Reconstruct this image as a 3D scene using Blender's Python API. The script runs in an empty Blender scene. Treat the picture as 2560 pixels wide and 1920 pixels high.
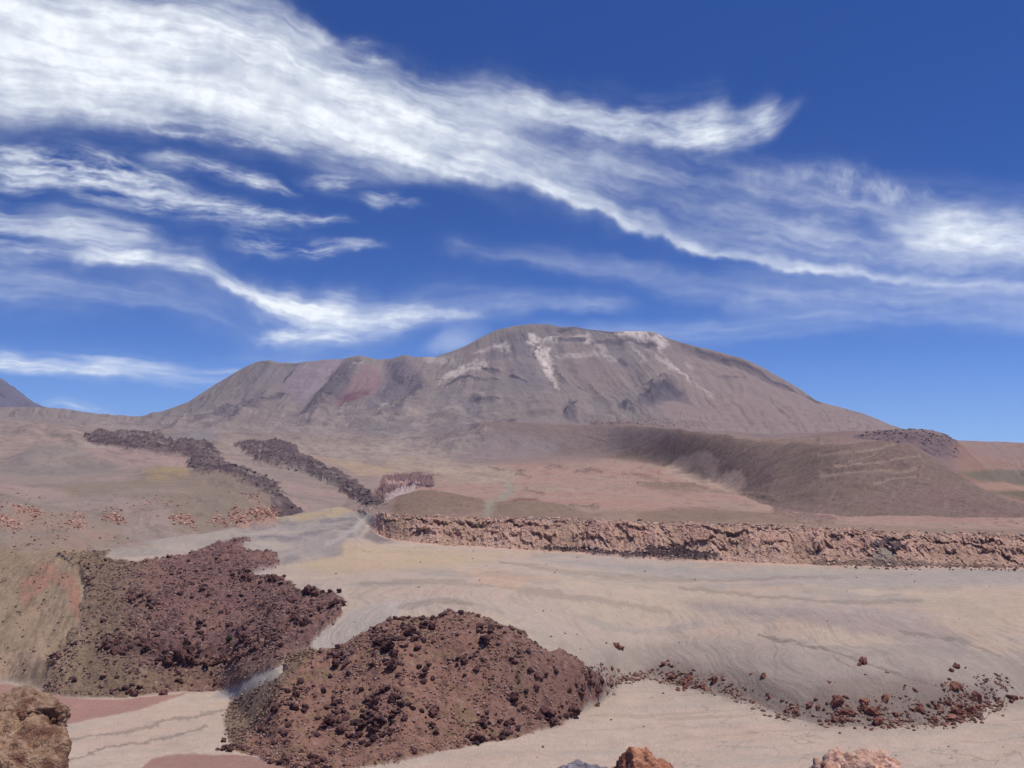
import bpy, bmesh, math, random
import numpy as np
from mathutils import Vector, Matrix
random.seed(7); RS = np.random.RandomState(11)
scene = bpy.context.scene
COL = scene.collection

# ---------------------------------------------------------------- camera
FPX = 2406.0; CZ = 100.0
PITCH = math.atan((1170.0-960.0)/FPX)
cam_d = bpy.data.cameras.new("camera"); cam = bpy.data.objects.new("camera", cam_d); COL.objects.link(cam)
cam_d.sensor_fit = 'HORIZONTAL'; cam_d.sensor_width = 36.0; cam_d.lens = 36.0*FPX/2560.0
cam_d.clip_start = 0.1; cam_d.clip_end = 80000.0
cam.location = (0, 0, CZ); cam.rotation_euler = (math.pi/2+PITCH, 0, 0)
scene.camera = cam
scene.render.resolution_x = 1024; scene.render.resolution_y = 768
scene.view_settings.view_transform = 'Standard'; scene.view_settings.look = 'None'
scene.view_settings.gamma = 1.0; scene.view_settings.exposure = 0.0
scene.render.engine = 'CYCLES'

CP, SP = math.cos(PITCH), math.sin(PITCH)
def px2st(X, Y):
    """tangent coordinates (x/y, z/y) of the sight line through a photo point"""
    u = (np.asarray(X, float)-1280.0)/FPX; v = (960.0-np.asarray(Y, float))/FPX
    w = CP - v*SP
    return u/w, (SP + v*CP)/w
def st2px(s, t):
    # (s,1,t) -> camera: forward = CP + t*SP, up = -SP + t*CP
    f = CP + t*SP
    return 1280.0 + FPX*s/f, 960.0 - FPX*(-SP + t*CP)/f
def px2ae(X, Y):
    s, t = px2st(X, Y)
    return np.arctan(s), np.arctan(t/np.sqrt(1+s*s))

# ---------------------------------------------------------------- sun
SUN_EL = math.radians(70.0); SUN_AZ = math.radians(93.0)     # azimuth from +Y, clockwise
sd = Vector((math.sin(SUN_AZ)*math.cos(SUN_EL), math.cos(SUN_AZ)*math.cos(SUN_EL), math.sin(SUN_EL)))
sun_d = bpy.data.lights.new("sun", 'SUN'); sun_d.energy = 3.8; sun_d.angle = math.radians(0.53); sun_d.color = (1.0, 0.945, 0.90)
sun = bpy.data.objects.new("sun", sun_d); COL.objects.link(sun)
sun.rotation_euler = sd.to_track_quat('Z', 'Y').to_euler(); sun.location = (0, 0, 3000)

# ---------------------------------------------------------------- sky
world = bpy.data.worlds.new("World"); scene.world = world; world.use_nodes = True
NT = world.node_tree; NT.nodes.clear()
class G:
    """tiny node helper"""
    def __init__(s, nt): s.nt = nt
    def n(s, typ, **kw):
        nd = s.nt.nodes.new(typ)
        for k, v in kw.items(): setattr(nd, k, v)
        return nd
    def put(s, sock, v):
        if isinstance(v, bpy.types.NodeSocket): s.nt.links.new(v, sock)
        else: sock.default_value = v
    def m(s, op, a, b=None, c=None, clamp=False):
        nd = s.n('ShaderNodeMath', operation=op, use_clamp=clamp)
        s.put(nd.inputs[0], a)
        if b is not None: s.put(nd.inputs[1], b)
        if c is not None: s.put(nd.inputs[2], c)
        return nd.outputs[0]
    def add(s, a, b): return s.m('ADD', a, b)
    def sub(s, a, b): return s.m('SUBTRACT', a, b)
    def mul(s, a, b): return s.m('MULTIPLY', a, b)
    def sstep(s, v, lo, hi, a=0.0, b=1.0):
        nd = s.n('ShaderNodeMapRange', interpolation_type='SMOOTHSTEP')
        s.put(nd.inputs[0], v); s.put(nd.inputs[1], lo); s.put(nd.inputs[2], hi); s.put(nd.inputs[3], a); s.put(nd.inputs[4], b)
        return nd.outputs[0]
    def xyz(s, x, y, z=0.0):
        nd = s.n('ShaderNodeCombineXYZ')
        s.put(nd.inputs[0], x); s.put(nd.inputs[1], y); s.put(nd.inputs[2], z); return nd.outputs[0]
    def noise(s, vec, scale, detail=4.0, rough=0.55, dist=0.0, color=False, lac=2.0):
        nd = s.n('ShaderNodeTexNoise'); s.put(nd.inputs['Vector'], vec)
        nd.inputs['Scale'].default_value = scale; nd.inputs['Detail'].default_value = detail
        nd.inputs['Roughness'].default_value = rough; nd.inputs['Distortion'].default_value = dist
        nd.inputs['Lacunarity'].default_value = lac
        return nd.outputs['Color' if color else 'Fac']
    def curve(s, v, pts):
        """v is already 0..1 ; pts [(x,y)] with both in 0..1"""
        nd = s.n('ShaderNodeFloatCurve'); c = nd.mapping.curves[0]
        pts = sorted(pts)
        while len(c.points) < len(pts): c.points.new(0.5, 0.5)
        for p, (x, y) in zip(c.points, pts): p.location = (x, y); p.handle_type = 'AUTO'
        nd.mapping.update(); s.put(nd.inputs['Value'], v); return nd.outputs[0]
g = G(NT)
tc = g.n('ShaderNodeTexCoord'); sep = g.n('ShaderNodeSeparateXYZ'); g.put(sep.inputs[0], tc.outputs['Generated'])
za = g.m('ABSOLUTE', sep.outputs[2]); zz = g.add(g.add(g.mul(za, 0.5), g.mul(g.mul(za, za), 4.6)), 0.055)
vn = g.n('ShaderNodeVectorMath', operation='NORMALIZE'); g.put(vn.inputs[0], g.xyz(sep.outputs[0], sep.outputs[1], zz))
sky = g.n('ShaderNodeTexSky', sky_type='NISHITA', sun_disc=False)
sky.sun_elevation = SUN_EL; sky.sun_rotation = SUN_AZ; sky.altitude = 4500.0; sky.air_density = 1.0; sky.dust_density = 0.15; sky.ozone_density = 2.2
g.put(sky.inputs[0], vn.outputs[0])
hsv = g.n('ShaderNodeHueSaturation'); hsv.inputs['Hue'].default_value = 0.516; hsv.inputs['Saturation'].default_value = 1.28; hsv.inputs['Value'].default_value = 1.0
g.put(hsv.inputs['Color'], sky.outputs[0])
bgs = g.n('ShaderNodeBackground'); bgs.inputs['Strength'].default_value = 0.14; g.put(bgs.inputs[0], hsv.outputs[0])
wo = g.n('ShaderNodeOutputWorld'); g.put(wo.inputs[0], bgs.outputs[0])

# ---------------------------------------------------------------- noise in numpy
from concurrent.futures import ThreadPoolExecutor
POOL = ThreadPoolExecutor(4)
def _hash(ix, iy, seed):
    h = ix.astype(np.uint32)*np.uint32(374761393) + iy.astype(np.uint32)*np.uint32(668265263) + np.uint32((seed*974634777) & 0xffffffff)
    h ^= h >> np.uint32(13); h *= np.uint32(1274126177); h ^= h >> np.uint32(16)
    return h
_ANG = np.linspace(0, 2*np.pi, 256, endpoint=False); _GX = np.cos(_ANG).astype(np.float32); _GY = np.sin(_ANG).astype(np.float32)
def _perlin(x, y, seed):
    x = x.astype(np.float32); y = y.astype(np.float32)
    xf = np.floor(x); yf = np.floor(y); fx = x-xf; fy = y-yf
    xi = xf.astype(np.int32).view(np.uint32); yi = yf.astype(np.int32).view(np.uint32)
    u = fx*fx*fx*(fx*(fx*6-15)+10); v = fy*fy*fy*(fy*(fy*6-15)+10)
    one = np.uint32(1); fx1 = fx-1; fy1 = fy-1
    def gr(i, j, ax, ay):
        h = _hash(i, j, seed) & np.uint32(255)
        return _GX[h]*ax + _GY[h]*ay
    a = gr(xi, yi, fx, fy); b = gr(xi+one, yi, fx1, fy); c = gr(xi, yi+one, fx, fy1); d = gr(xi+one, yi+one, fx1, fy1)
    a += (b-a)*u; c += (d-c)*u
    return (a + (c-a)*v)*1.5
def _par(fn, x, y, *args):
    x, y = np.broadcast_arrays(x, y)
    if x.ndim < 2 or x.shape[0] < 64: return fn(x, y, *args)
    cuts = np.linspace(0, x.shape[0], 9).astype(int)
    return list(POOL.map(lambda k: fn(x[cuts[k]:cuts[k+1]], y[cuts[k]:cuts[k+1]], *args), range(8)))
def perlin(x, y, seed=0):
    r = _par(_perlin, x, y, seed); return np.concatenate(r, 0) if isinstance(r, list) else r
def fbm(x, y, octs=4, gain=0.5, seed=0):
    r = _par(_fbm, x, y, octs, gain, seed); return np.concatenate(r, 0) if isinstance(r, list) else r
def _fbm(x, y, octs, gain, seed, lac=2.03):
    o = 0.0; am = 1.0; tot = 0.0; fx = x; fy = y
    for k in range(octs):
        p = _perlin(fx + 17.3*k, fy - 9.1*k, seed+k*13)
        o = o + p*am; tot += am; am *= gain; fx = fx*lac; fy = fy*lac
    return o/tot*1.35
def cell(x, y, seed=0):
    """voronoi: distance to nearest, to second, random of the nearest cell"""
    r = _par(_cell, x, y, seed)
    return tuple(np.concatenate([q[i] for q in r], 0) for i in range(3)) if isinstance(r, list) else r
def _cell(x, y, seed):
    x = x.astype(np.float32); y = y.astype(np.float32)
    xf = np.floor(x); yf = np.floor(y)
    d1 = np.full(x.shape, 9.0, np.float32); d2 = d1.copy(); rr = np.zeros(x.shape, np.float32)
    for i in (-1, 0, 1):
        for j in (-1, 0, 1):
            h = _hash((xf+i).astype(np.int32).view(np.uint32), (yf+j).astype(np.int32).view(np.uint32), seed)
            px = xf+i+(h & np.uint32(1023)).astype(np.float32)/1023; py = yf+j+((h >> np.uint32(10)) & np.uint32(1023)).astype(np.float32)/1023
            d = np.sqrt((px-x)**2+(py-y)**2)
            n = d < d1
            d2 = np.where(n, d1, np.minimum(d2, d)); rr = np.where(n, ((h >> np.uint32(20)) & np.uint32(1023)).astype(np.float32)/1023, rr); d1 = np.where(n, d, d1)
    return d1, d2, rr
def sstep(v, lo, hi):
    t = np.clip((v-lo)/(hi-lo), 0, 1); return t*t*(3-2*t)
def pchip(x, xp, yp):
    xp = np.asarray(xp, float); yp = np.asarray(yp, float)
    h = np.diff(xp); dl = np.diff(yp)/h; m = np.zeros(len(xp))
    m[0] = dl[0]; m[-1] = dl[-1]
    for i in range(1, len(xp)-1):
        if dl[i-1]*dl[i] > 0:
            w1 = 2*h[i]+h[i-1]; w2 = h[i]+2*h[i-1]; m[i] = (w1+w2)/(w1/dl[i-1]+w2/dl[i])
    x = np.clip(x, xp[0], xp[-1]); k = np.clip(np.searchsorted(xp, x)-1, 0, len(h)-1)
    t = (x-xp[k])/h[k]; t2 = t*t; t3 = t2*t
    return (2*t3-3*t2+1)*yp[k] + (t3-2*t2+t)*h[k]*m[k] + (-2*t3+3*t2)*yp[k+1] + (t3-t2)*h[k]*m[k+1]
def tag(o, label=None, cat=None, group=None, kind=None):
    if label: o['label'] = label
    if cat: o['category'] = cat
    if group: o['group'] = group
    if kind: o['kind'] = kind
    return o
def grid_mesh(name, co, mask=None, attrs=None, smooth=True):
    """co (NC,NR,3); mask over vertices says which faces belong"""
    NCc, NRr = co.shape[:2]
    idx = np.arange(NCc*NRr).reshape(NCc, NRr)
    q = np.stack([idx[:-1, :-1], idx[1:, :-1], idx[1:, 1:], idx[:-1, 1:]], -1).reshape(-1, 4)
    if mask is not None: q = q[mask[:-1, :-1].reshape(-1)]
    used = np.unique(q); remap = np.full(NCc*NRr, -1, np.int64); remap[used] = np.arange(len(used)); q = remap[q]
    me = bpy.data.meshes.new(name)
    me.vertices.add(len(used)); me.vertices.foreach_set('co', co.reshape(-1, 3)[used].astype(np.float32).ravel())
    me.loops.add(q.size); me.loops.foreach_set('vertex_index', q.astype(np.int32).ravel())
    me.polygons.add(len(q)); me.polygons.foreach_set('loop_start', np.arange(0, q.size, 4, dtype=np.int32))
    me.polygons.foreach_set('use_smooth', np.full(len(q), smooth, bool))
    me.update(calc_edges=True)
    for an, (typ, arr) in (attrs or {}).items():
        at = me.attributes.new(an, typ, 'POINT')
        if typ == 'FLOAT_COLOR':
            c4 = np.ones((len(used), 4), np.float32); c4[:, :3] = arr.reshape(-1, 3)[used]; at.data.foreach_set('color', c4.ravel())
        else: at.data.foreach_set('value', arr.reshape(-1)[used].astype(np.float32))
    ob = bpy.data.objects.new(name, me); COL.objects.link(ob)
    return ob

# ---------------------------------------------------------------- clouds: one far dome patch of ice cloud, thick where its density says
NA, NE = 1350, 720
az = np.linspace(-0.66, 0.66, NA)[:, None]*np.ones((1, NE)); el = np.linspace(0.0, 0.50, NE)[None, :]*np.ones((NA, 1))
az = az.astype(np.float32); el = el.astype(np.float32)
cw1 = fbm(az*5, el*5, 3, .5, 1); cw2 = fbm(az*14, el*14, 4, .6, 2); cw3 = fbm(az*45, el*45, 4, .6, 3)
EW = el + cw1*.010 + cw2*.007 + cw3*.0022
AW = az + cw2*.012
BANDS = [
 # wide bright stream across the top left, two strands and the veil under them
 dict(pts=[(-300,-90,60,60,1),(0,10,60,70,1.0),(250,70,70,60,1.0),(480,100,90,60,.95),(640,150,85,60,.9),(800,215,75,60,.95),(1000,275,70,55,.95),(1150,320,60,50,.8),(1300,360,50,40,.5)], lo=.62, hi=1.08, ns=(6,40)),
 dict(pts=[(-300,110,80,80,1),(0,165,95,80,1.0),(200,190,75,70,1.0),(400,215,55,55,1.0),(600,250,50,45,1.0),(800,305,45,45,1.0),(950,350,45,45,1.0),(1100,395,50,35,1.0),(1280,445,45,25,.85),(1500,535,36,14,.66),(1700,612,32,11,.64),(1900,658,26,9,.6),(2100,684,20,9,.56),(2300,697,16,9,.46),(2600,712,14,9,.36)], lo=.55, hi=1.12, ns=(6,34)),
 dict(pts=[(-100,230,90,60,.65),(200,260,80,60,.62),(500,300,70,60,.6),(800,360,60,60,.55),(1000,410,60,40,.45),(1150,440,40,25,.2)], lo=.25, hi=1.0, ns=(7,30)),
 dict(pts=[(300,-60,60,60,.3),(560,20,50,60,.35),(700,70,45,60,.45),(850,150,40,60,.5),(1050,200,40,60,.45),(1280,250,40,60,.5),(1400,280,30,50,.35)], lo=.3, hi=1.0, ns=(9,45)),
 # hook with the curled tip
 dict(pts=[(1150,255,60,60,.35),(1300,280,60,50,.55),(1450,315,55,48,.6),(1600,335,52,38,.66),(1700,340,62,35,.8),(1770,335,70,38,.9),(1850,322,36,40,.6),(1910,305,48,35,.62),(1960,280,22,26,.38),(2010,240,12,14,.16)], lo=.45, hi=1.0, ns=(14,50)),
 # veil under the hook
 dict(pts=[(1150,340,60,70,.25),(1300,400,70,70,.38),(1500,455,80,80,.42),(1700,505,90,90,.38),(1900,555,115,90,.38),(2100,590,130,80,.38),(2250,610,120,70,.38),(2400,620,100,65,.38),(2700,640,90,60,.34)], lo=.35, hi=1.0, ns=(9,34)),
 dict(pts=[(2180,560,20,40,.1),(2280,580,38,45,.55),(2370,575,45,45,.85),(2480,580,42,50,.8),(2560,590,55,60,.65),(2700,600,60,60,.5)], lo=.6, hi=1.05, ns=(14,60)),
 dict(pts=[(1800,455,14,22,.10),(1950,450,28,40,.22),(2080,450,34,45,.3),(2200,470,34,45,.36),(2290,495,26,30,.28),(2350,520,12,20,.1)], lo=.0, hi=1.0, ns=(40,22)),
 # patchy flock on the left
 dict(pts=[(-200,390,40,50,.6),(0,410,38,50,.62),(150,420,34,50,.6),(300,445,36,50,.66),(420,475,30,30,.5),(520,500,14,18,.1)], lo=-.15, hi=1.15, ns=(22,75)),
 dict(pts=[(350,400,14,14,.2),(480,425,22,18,.5),(620,462,20,16,.6),(740,492,8,8,.3)], lo=.0, hi=1.1, ns=(14,90)),
 dict(pts=[(150,470,30,30,.25),(350,505,34,30,.48),(520,535,28,26,.6),(660,548,24,20,.66),(800,556,16,10,.5),(880,566,6,6,.15)], lo=-.05, hi=1.15, ns=(14,80)),
 dict(pts=[(560,600,20,20,.3),(650,615,26,20,.55),(760,622,26,18,.55),(860,625,10,10,.4),(960,630,6,6,.25)], lo=-.05, hi=1.1, ns=(16,80)),
 dict(pts=[(-200,540,60,70,.5),(0,560,55,60,.52),(150,575,50,60,.5),(300,590,40,50,.45),(420,610,22,30,.2)], lo=.1, hi=1.1, ns=(9,60)),
 # lower bright tongue
 dict(pts=[(150,625,12,20,.2),(215,637,20,18,.7),(350,652,32,18,.85),(500,672,34,18,.9),(580,700,32,20,.9),(680,745,30,24,.92),(780,775,34,34,.95),(900,782,40,40,.8),(1030,780,28,26,.66),(1130,783,14,14,.5),(1220,790,5,6,.15)], lo=.5, hi=1.1, ns=(13,60)),
 dict(pts=[(600,705,30,30,.25),(760,800,40,40,.45),(900,800,50,40,.4),(1060,800,30,20,.25)], lo=.1, hi=1.0, ns=(16,60)),
 dict(pts=[(620,835,8,10,.2),(680,828,16,16,.7),(800,832,20,20,.72),(900,838,16,18,.45),(1000,836,10,12,.2)], lo=.2, hi=1.1, ns=(16,80)),
 # low streak above the saddle, thin veils near the skyline
 dict(pts=[(-200,880,24,24,.7),(0,895,24,20,.75),(200,905,26,22,.75),(350,920,26,22,.6),(480,935,30,26,.45),(640,930,36,26,.3),(800,900,26,22,.12)], lo=.3, hi=1.1, ns=(9,80)),
 dict(pts=[(80,1015,8,10,.1),(160,1010,16,14,.5),(240,1022,16,12,.55),(320,1038,8,8,.2)], lo=.0, hi=1.1, ns=(22,90)),
 dict(pts=[(-200,690,50,60,.3),(100,690,50,60,.3),(400,735,60,50,.22),(800,860,50,50,.16),(1100,760,50,60,.16),(1400,745,22,18,.26),(1600,760,20,20,.1)], lo=.3, hi=1.0, ns=(5,30)),
 dict(pts=[(1100,620,24,24,.14),(1400,660,30,24,.2),(1700,710,40,40,.15),(2000,735,50,50,.3),(2300,745,50,50,.34),(2700,750,50,50,.34)], lo=.4, hi=1.0, ns=(5,34)),
 dict(pts=[(1300,810,20,30,.16),(1600,830,30,30,.16),(1800,820,26,26,.2),(2050,800,26,26,.2),(2300,800,20,20,.06)], lo=.2, hi=1.0, ns=(5,50)),
 # small torn puffs
 dict(pts=[(900,120,8,8,.2),(930,140,16,12,.6),(980,142,12,12,.3)], lo=.2, hi=1.1, ns=(40,60)),
 dict(pts=[(740,455,14,14,.2),(840,462,22,22,.42),(940,466,12,16,.2)], lo=.0, hi=1.1, ns=(25,90)),
 dict(pts=[(880,500,12,12,.2),(980,510,18,18,.45),(1050,520,12,16,.25)], lo=.0, hi=1.1, ns=(25,80)),
 dict(pts=[(20,240,18,14,.4),(120,260,18,16,.5),(230,285,16,16,.4),(330,300,12,12,.3),(420,345,10,10,.3),(560,345,12,12,.4),(680,370,18,12,.5),(740,372,8,8,.1)], lo=-.1, hi=1.2, ns=(28,90)),
 dict(pts=[(-300,20,140,140,.5),(0,110,140,140,.5),(300,160,110,110,.4),(600,215,90,90,.34),(900,290,80,80,.34),(1200,380,70,60,.25),(1500,470,60,50,.15)], lo=.3, hi=1.0, ns=(4,16)),
 dict(pts=[(1040,885,10,10,.05),(1085,862,22,24,.2),(1130,845,34,36,.26),(1180,830,30,40,.2),(1230,815,20,24,.06)], lo=.7, hi=1.0, ns=(20,20)),
 dict(pts=[(740,125,12,12,.15),(860,105,16,16,.35),(950,100,10,10,.15)], lo=-.1, hi=1.1, ns=(25,60)),
]

def cloud_band(pts, lo=0.35, hi=1.0, ns=(7, 60), seed=0):
    a = []; e = []
    for p in pts:
        aa, ee = px2ae(p[0], p[1]); a.append(float(aa)); e.append(float(ee))
    P = np.array(pts, float)
    c = pchip(AW, a, e); wu = pchip(AW, a, P[:, 2]/FPX); wd = pchip(AW, a, P[:, 3]/FPX); q = pchip(AW, a, P[:, 4])
    d = EW-c; v = np.abs(d)/np.where(d > 0, wu, wd)
    fx = (az+cw1*.02)*ns[0]*.7+seed*3.1; fy = (el + cw2*.006 - c)*ns[1]*.85
    fib = fbm(fx, fy, 6, .62, 50+seed)*.5+.5
    fine_ = fbm(fx*2.6+fy*.5, fy*3.2, 4, .6, 90+seed)*.5+.5
    v = v - (fib-.5)*.8 - (fine_-.5)*.22
    v = v + (fine_-.5)*.7*sstep(v, .3, 1); prof = np.exp(-np.clip(v, 0, 9)**2*1.3)
    fb = lo + (hi-lo)*sstep(fib, .2, .75)
    fb = fb*(1-(1-lo)*.35*sstep(fine_, .62, .3))*(.86+.28*sstep(med, -.5, .5))
    ends = sstep(AW, a[0]-.012, a[0]+.03)*(1-sstep(AW, a[-1]-.03, a[-1]+.012))
    return np.clip(prof*fb*q*ends, 0, 1)
med = fbm(az*16+3, el*38, 4, .55, 44)
CD = np.ones_like(az)
for i, b in enumerate(BANDS): CD *= 1-cloud_band(seed=i, **b)
CD = 1-CD
CD = np.clip(CD*(1+.10*cw3+.06*cw2)*1.04, 0, 1)*.97
edge = sstep(.66-np.abs(az), 0, .04)*sstep(.50-el, 0, .04)
CD *= edge
RC = 45000.0
cco = np.stack([np.sin(az)*np.cos(el), np.cos(az)*np.cos(el), np.sin(el)], -1)*RC; cco[..., 2] += CZ
clouds = grid_mesh('clouds', cco, None, {'cover': ('FLOAT', CD)})
tag(clouds, kind='stuff')
cm = bpy.data.materials.new('ice_cloud'); cm.use_nodes = True; cm.node_tree.nodes.clear(); h = G(cm.node_tree)
at = h.n('ShaderNodeAttribute', attribute_name='cover')
geo = h.n('ShaderNodeNewGeometry')
fine = h.noise(geo.outputs['Position'], 1/700.0, 4.0, .6)
dn = h.mul(at.outputs['Fac'], h.sstep(fine, .2, .7, .86, 1.06))
tr = h.n('ShaderNodeBsdfTransparent'); em = h.n('ShaderNodeEmission'); em.inputs[0].default_value = (.90, .95, 1.0, 1); em.inputs[1].default_value = 1.08
mxs = h.n('ShaderNodeMixShader'); h.put(mxs.inputs[0], h.m('MINIMUM', dn, 1.0)); h.put(mxs.inputs[1], tr.outputs[0]); h.put(mxs.inputs[2], em.outputs[0])
mo = h.n('ShaderNodeOutputMaterial'); h.put(mo.inputs[0], mxs.outputs[0])
clouds.data.materials.append(cm)

# ================================================================ TERRAIN
def W0(t):  # photo row helper for a tangent t in the middle column
    return st2px(0, t)[1]
# control lines, near to far; points are (photo X, photo Y, 'z' height above/below camera or 'd' distance in metres)
Z = 'z'; D_ = 'd'
L_A  = [(-2600,1925,Z,-101),(1280,1925,Z,-101),(5200,1925,Z,-101)]
L_B  = [(-300,1705,Z,-100),(0,1705,Z,-100),(110,1735,Z,-100),(200,1745,Z,-100),(300,1745,Z,-100),(440,1732,Z,-100),(530,1726,Z,-100),(575,1750,Z,-100),(610,1795,Z,-100),(650,1855,Z,-100),(700,1895,Z,-100),(820,1915,Z,-100),(1000,1905,Z,-100),(1150,1872,Z,-100),(1300,1840,Z,-100),(1400,1812,Z,-100),(1480,1775,Z,-100),(1530,1735,Z,-100),(1560,1702,Z,-99.5),(1610,1692,Z,-100),(1700,1715,Z,-100),(1800,1740,Z,-100),(1880,1758,Z,-100),(1960,1790,Z,-100),(2040,1808,Z,-100),(2120,1815,Z,-100),(2240,1812,Z,-100),(2340,1805,Z,-100),(2420,1790,Z,-100),(2470,1760,Z,-100),(2560,1768,Z,-100),(2900,1780,Z,-100)]
L_C  = [(-300,1655,Z,-95),(0,1655,Z,-95),(150,1655,Z,-89.8),(300,1645,Z,-87.8),(450,1650,Z,-89.6),(550,1650,Z,-90.2),(610,1672,Z,-88.5),(660,1695,Z,-87),(700,1700,Z,-85),(760,1660,Z,-82),(850,1628,Z,-78),(950,1592,Z,-72),(1080,1560,Z,-68),(1160,1548,Z,-66),(1230,1572,Z,-69),(1330,1637,Z,-77),(1400,1657,Z,-81),(1460,1684,Z,-86.5),(1510,1690,Z,-92),(1550,1665,Z,-95),(1610,1640,Z,-94),(1700,1640,Z,-92.5),(1800,1655,Z,-92),(1900,1680,Z,-90.8),(2100,1712,Z,-89.6),(2300,1712,Z,-89.6),(2440,1706,Z,-92.4),(2560,1700,Z,-94),(2900,1700,Z,-94)]
L_E  = [(-300,1580,Z,-83),(0,1600,Z,-88),(100,1600,Z,-88),(200,1560,Z,-81),(300,1530,Z,-77),(450,1520,Z,-74),(600,1500,Z,-71),(700,1500,Z,-68),(850,1512,Z,-66),(1000,1500,Z,-63.5),(1160,1508,Z,-63.5),(1300,1525,Z,-69),(1400,1545,Z,-74),(1450,1560,Z,-78),(1500,1578,Z,-82),(1550,1590,Z,-86),(1610,1585,Z,-87),(1700,1570,Z,-86),(1900,1570,Z,-84),(2100,1588,Z,-84),(2300,1590,Z,-84),(2440,1600,Z,-86),(2560,1600,Z,-86),(2900,1600,Z,-86)]
L_F  = [(-300,1480,Z,-72),(0,1500,Z,-76),(160,1472,Z,-70),(300,1450,Z,-66),(500,1440,Z,-64),(700,1440,Z,-62),(900,1430,Z,-60),(1200,1432,Z,-61),(1500,1462,Z,-69),(1700,1475,Z,-73),(1900,1485,Z,-74),(2100,1490,Z,-74),(2560,1500,Z,-76),(2900,1500,Z,-76)]
L_G  = [(-300,1400,D_,640),(0,1420,D_,640),(150,1388,D_,640),(260,1373,D_,650),(350,1358,D_,670),(500,1335,D_,750),(650,1308,D_,880),(760,1282,D_,1000),(850,1268,D_,1060),(880,1280,D_,990),(910,1303,D_,890),(935,1328,D_,820),(960,1342,D_,780),(1000,1352,D_,755),(1100,1362,D_,735),(1200,1368,D_,725),(1300,1373,D_,715),(1400,1379,D_,708),(1500,1386,D_,700),(1700,1397,D_,685),(1900,1408,D_,665),(2100,1413,D_,655),(2300,1416,D_,648),(2560,1419,D_,642),(2900,1422,D_,640)]
L_H  = [(-300,1370,D_,730),(0,1385,D_,735),(150,1372,D_,760),(260,1378,D_,860),(350,1366,D_,890),(500,1345,D_,950),(650,1320,D_,1030),(760,1290,D_,1110),(850,1276,D_,1150),(880,1281,D_,1060),(910,1284,D_,950),(935,1287,D_,876),(960,1287,D_,822),(1000,1287,D_,798),(1100,1292,D_,777),(1300,1297,D_,757),(1500,1301,D_,742),(1700,1308,D_,727),(1900,1315,D_,707),(2100,1324,D_,697),(2300,1334,D_,689),(2450,1339,D_,684),(2560,1343,D_,682),(2900,1346,D_,680)]
L_J  = [(-300,1250,D_,900),(0,1245,D_,900),(100,1258,D_,950),(300,1262,D_,990),(450,1268,D_,1030),(600,1248,D_,1100),(680,1252,D_,1120),(760,1255,D_,1200),(860,1245,D_,1300),(930,1262,D_,1100),(1000,1277,D_,900),(1100,1280,D_,880),(1300,1284,D_,860),(1600,1290,D_,840),(1900,1302,D_,800),(2200,1316,D_,770),(2560,1326,D_,750),(2900,1328,D_,750)]
L_K  = [(-300,1190,D_,1250),(0,1190,D_,1300),(300,1185,D_,1400),(600,1195,D_,1500),(700,1205,D_,1520),(900,1200,D_,1700),(1000,1212,D_,1600),(1300,1220,D_,1500),(1600,1240,D_,1350),(1800,1268,D_,1150),(2000,1290,D_,980),(2200,1300,D_,900),(2560,1306,D_,850),(2900,1310,D_,850)]
L_M  = [(-300,1110,D_,1900),(0,1120,D_,1900),(300,1130,D_,2000),(600,1140,D_,2300),(900,1145,D_,2500),(1000,1148,D_,2550),(1150,1140,D_,2600),(1300,1134,D_,2650),(1500,1140,D_,2550),(1650,1162,D_,2250),(1750,1195,D_,1900),(1850,1238,D_,1500),(1950,1274,D_,1200),(2100,1290,D_,1040),(2300,1296,D_,980),(2560,1296,D_,950),(2900,1300,D_,950)]
L_N  = [(-300,1065,D_,2700),(0,1075,D_,2700),(300,1098,D_,2900),(600,1105,D_,3200),(900,1112,D_,3300),(1050,1108,D_,3200),(1150,1080,D_,3050),(1230,1055,D_,3000),(1450,1062,D_,2900),(1600,1066,D_,2600),(1800,1084,D_,2050),(1950,1094,D_,1750),(2100,1092,D_,1520),(2250,1106,D_,1430),(2350,1160,D_,1330),(2450,1214,D_,1240),(2560,1258,D_,1160),(2900,1290,D_,1100)]
L_O  = [(-300,1045,D_,3600),(0,1050,D_,3600),(300,1075,D_,3900),(600,1080,D_,4000),(900,1085,D_,4000),(1150,1070,D_,3900),(1250,1057,D_,3600),(1450,1060,D_,3400),(1600,1064,D_,3100),(1800,1080,D_,2700),(1950,1086,D_,2600),(2100,1084,D_,2600),(2200,1083,D_,2600),(2260,1079,D_,2600),(2330,1084,D_,2600),(2390,1107,D_,2600),(2430,1140,D_,2500),(2500,1200,D_,2300),(2560,1230,D_,2200),(2900,1240,D_,2200)]
L_O2 = [(-300,1035,D_,4300),(0,1040,D_,4300),(300,1062,D_,4500),(600,1065,D_,4500),(900,1070,D_,4500),(1150,1055,D_,4500),(1250,1058,D_,4400),(1450,1058,D_,4300),(1600,1062,D_,4100),(1800,1080,D_,3900),(1950,1088,D_,3800),(2100,1090,D_,3800),(2200,1092,D_,3800),(2260,1100,D_,3800),(2330,1110,D_,3600),(2390,1130,D_,3400),(2430,1160,D_,3200),(2500,1190,D_,3000),(2560,1200,D_,3000),(2900,1200,D_,3000)]
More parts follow.
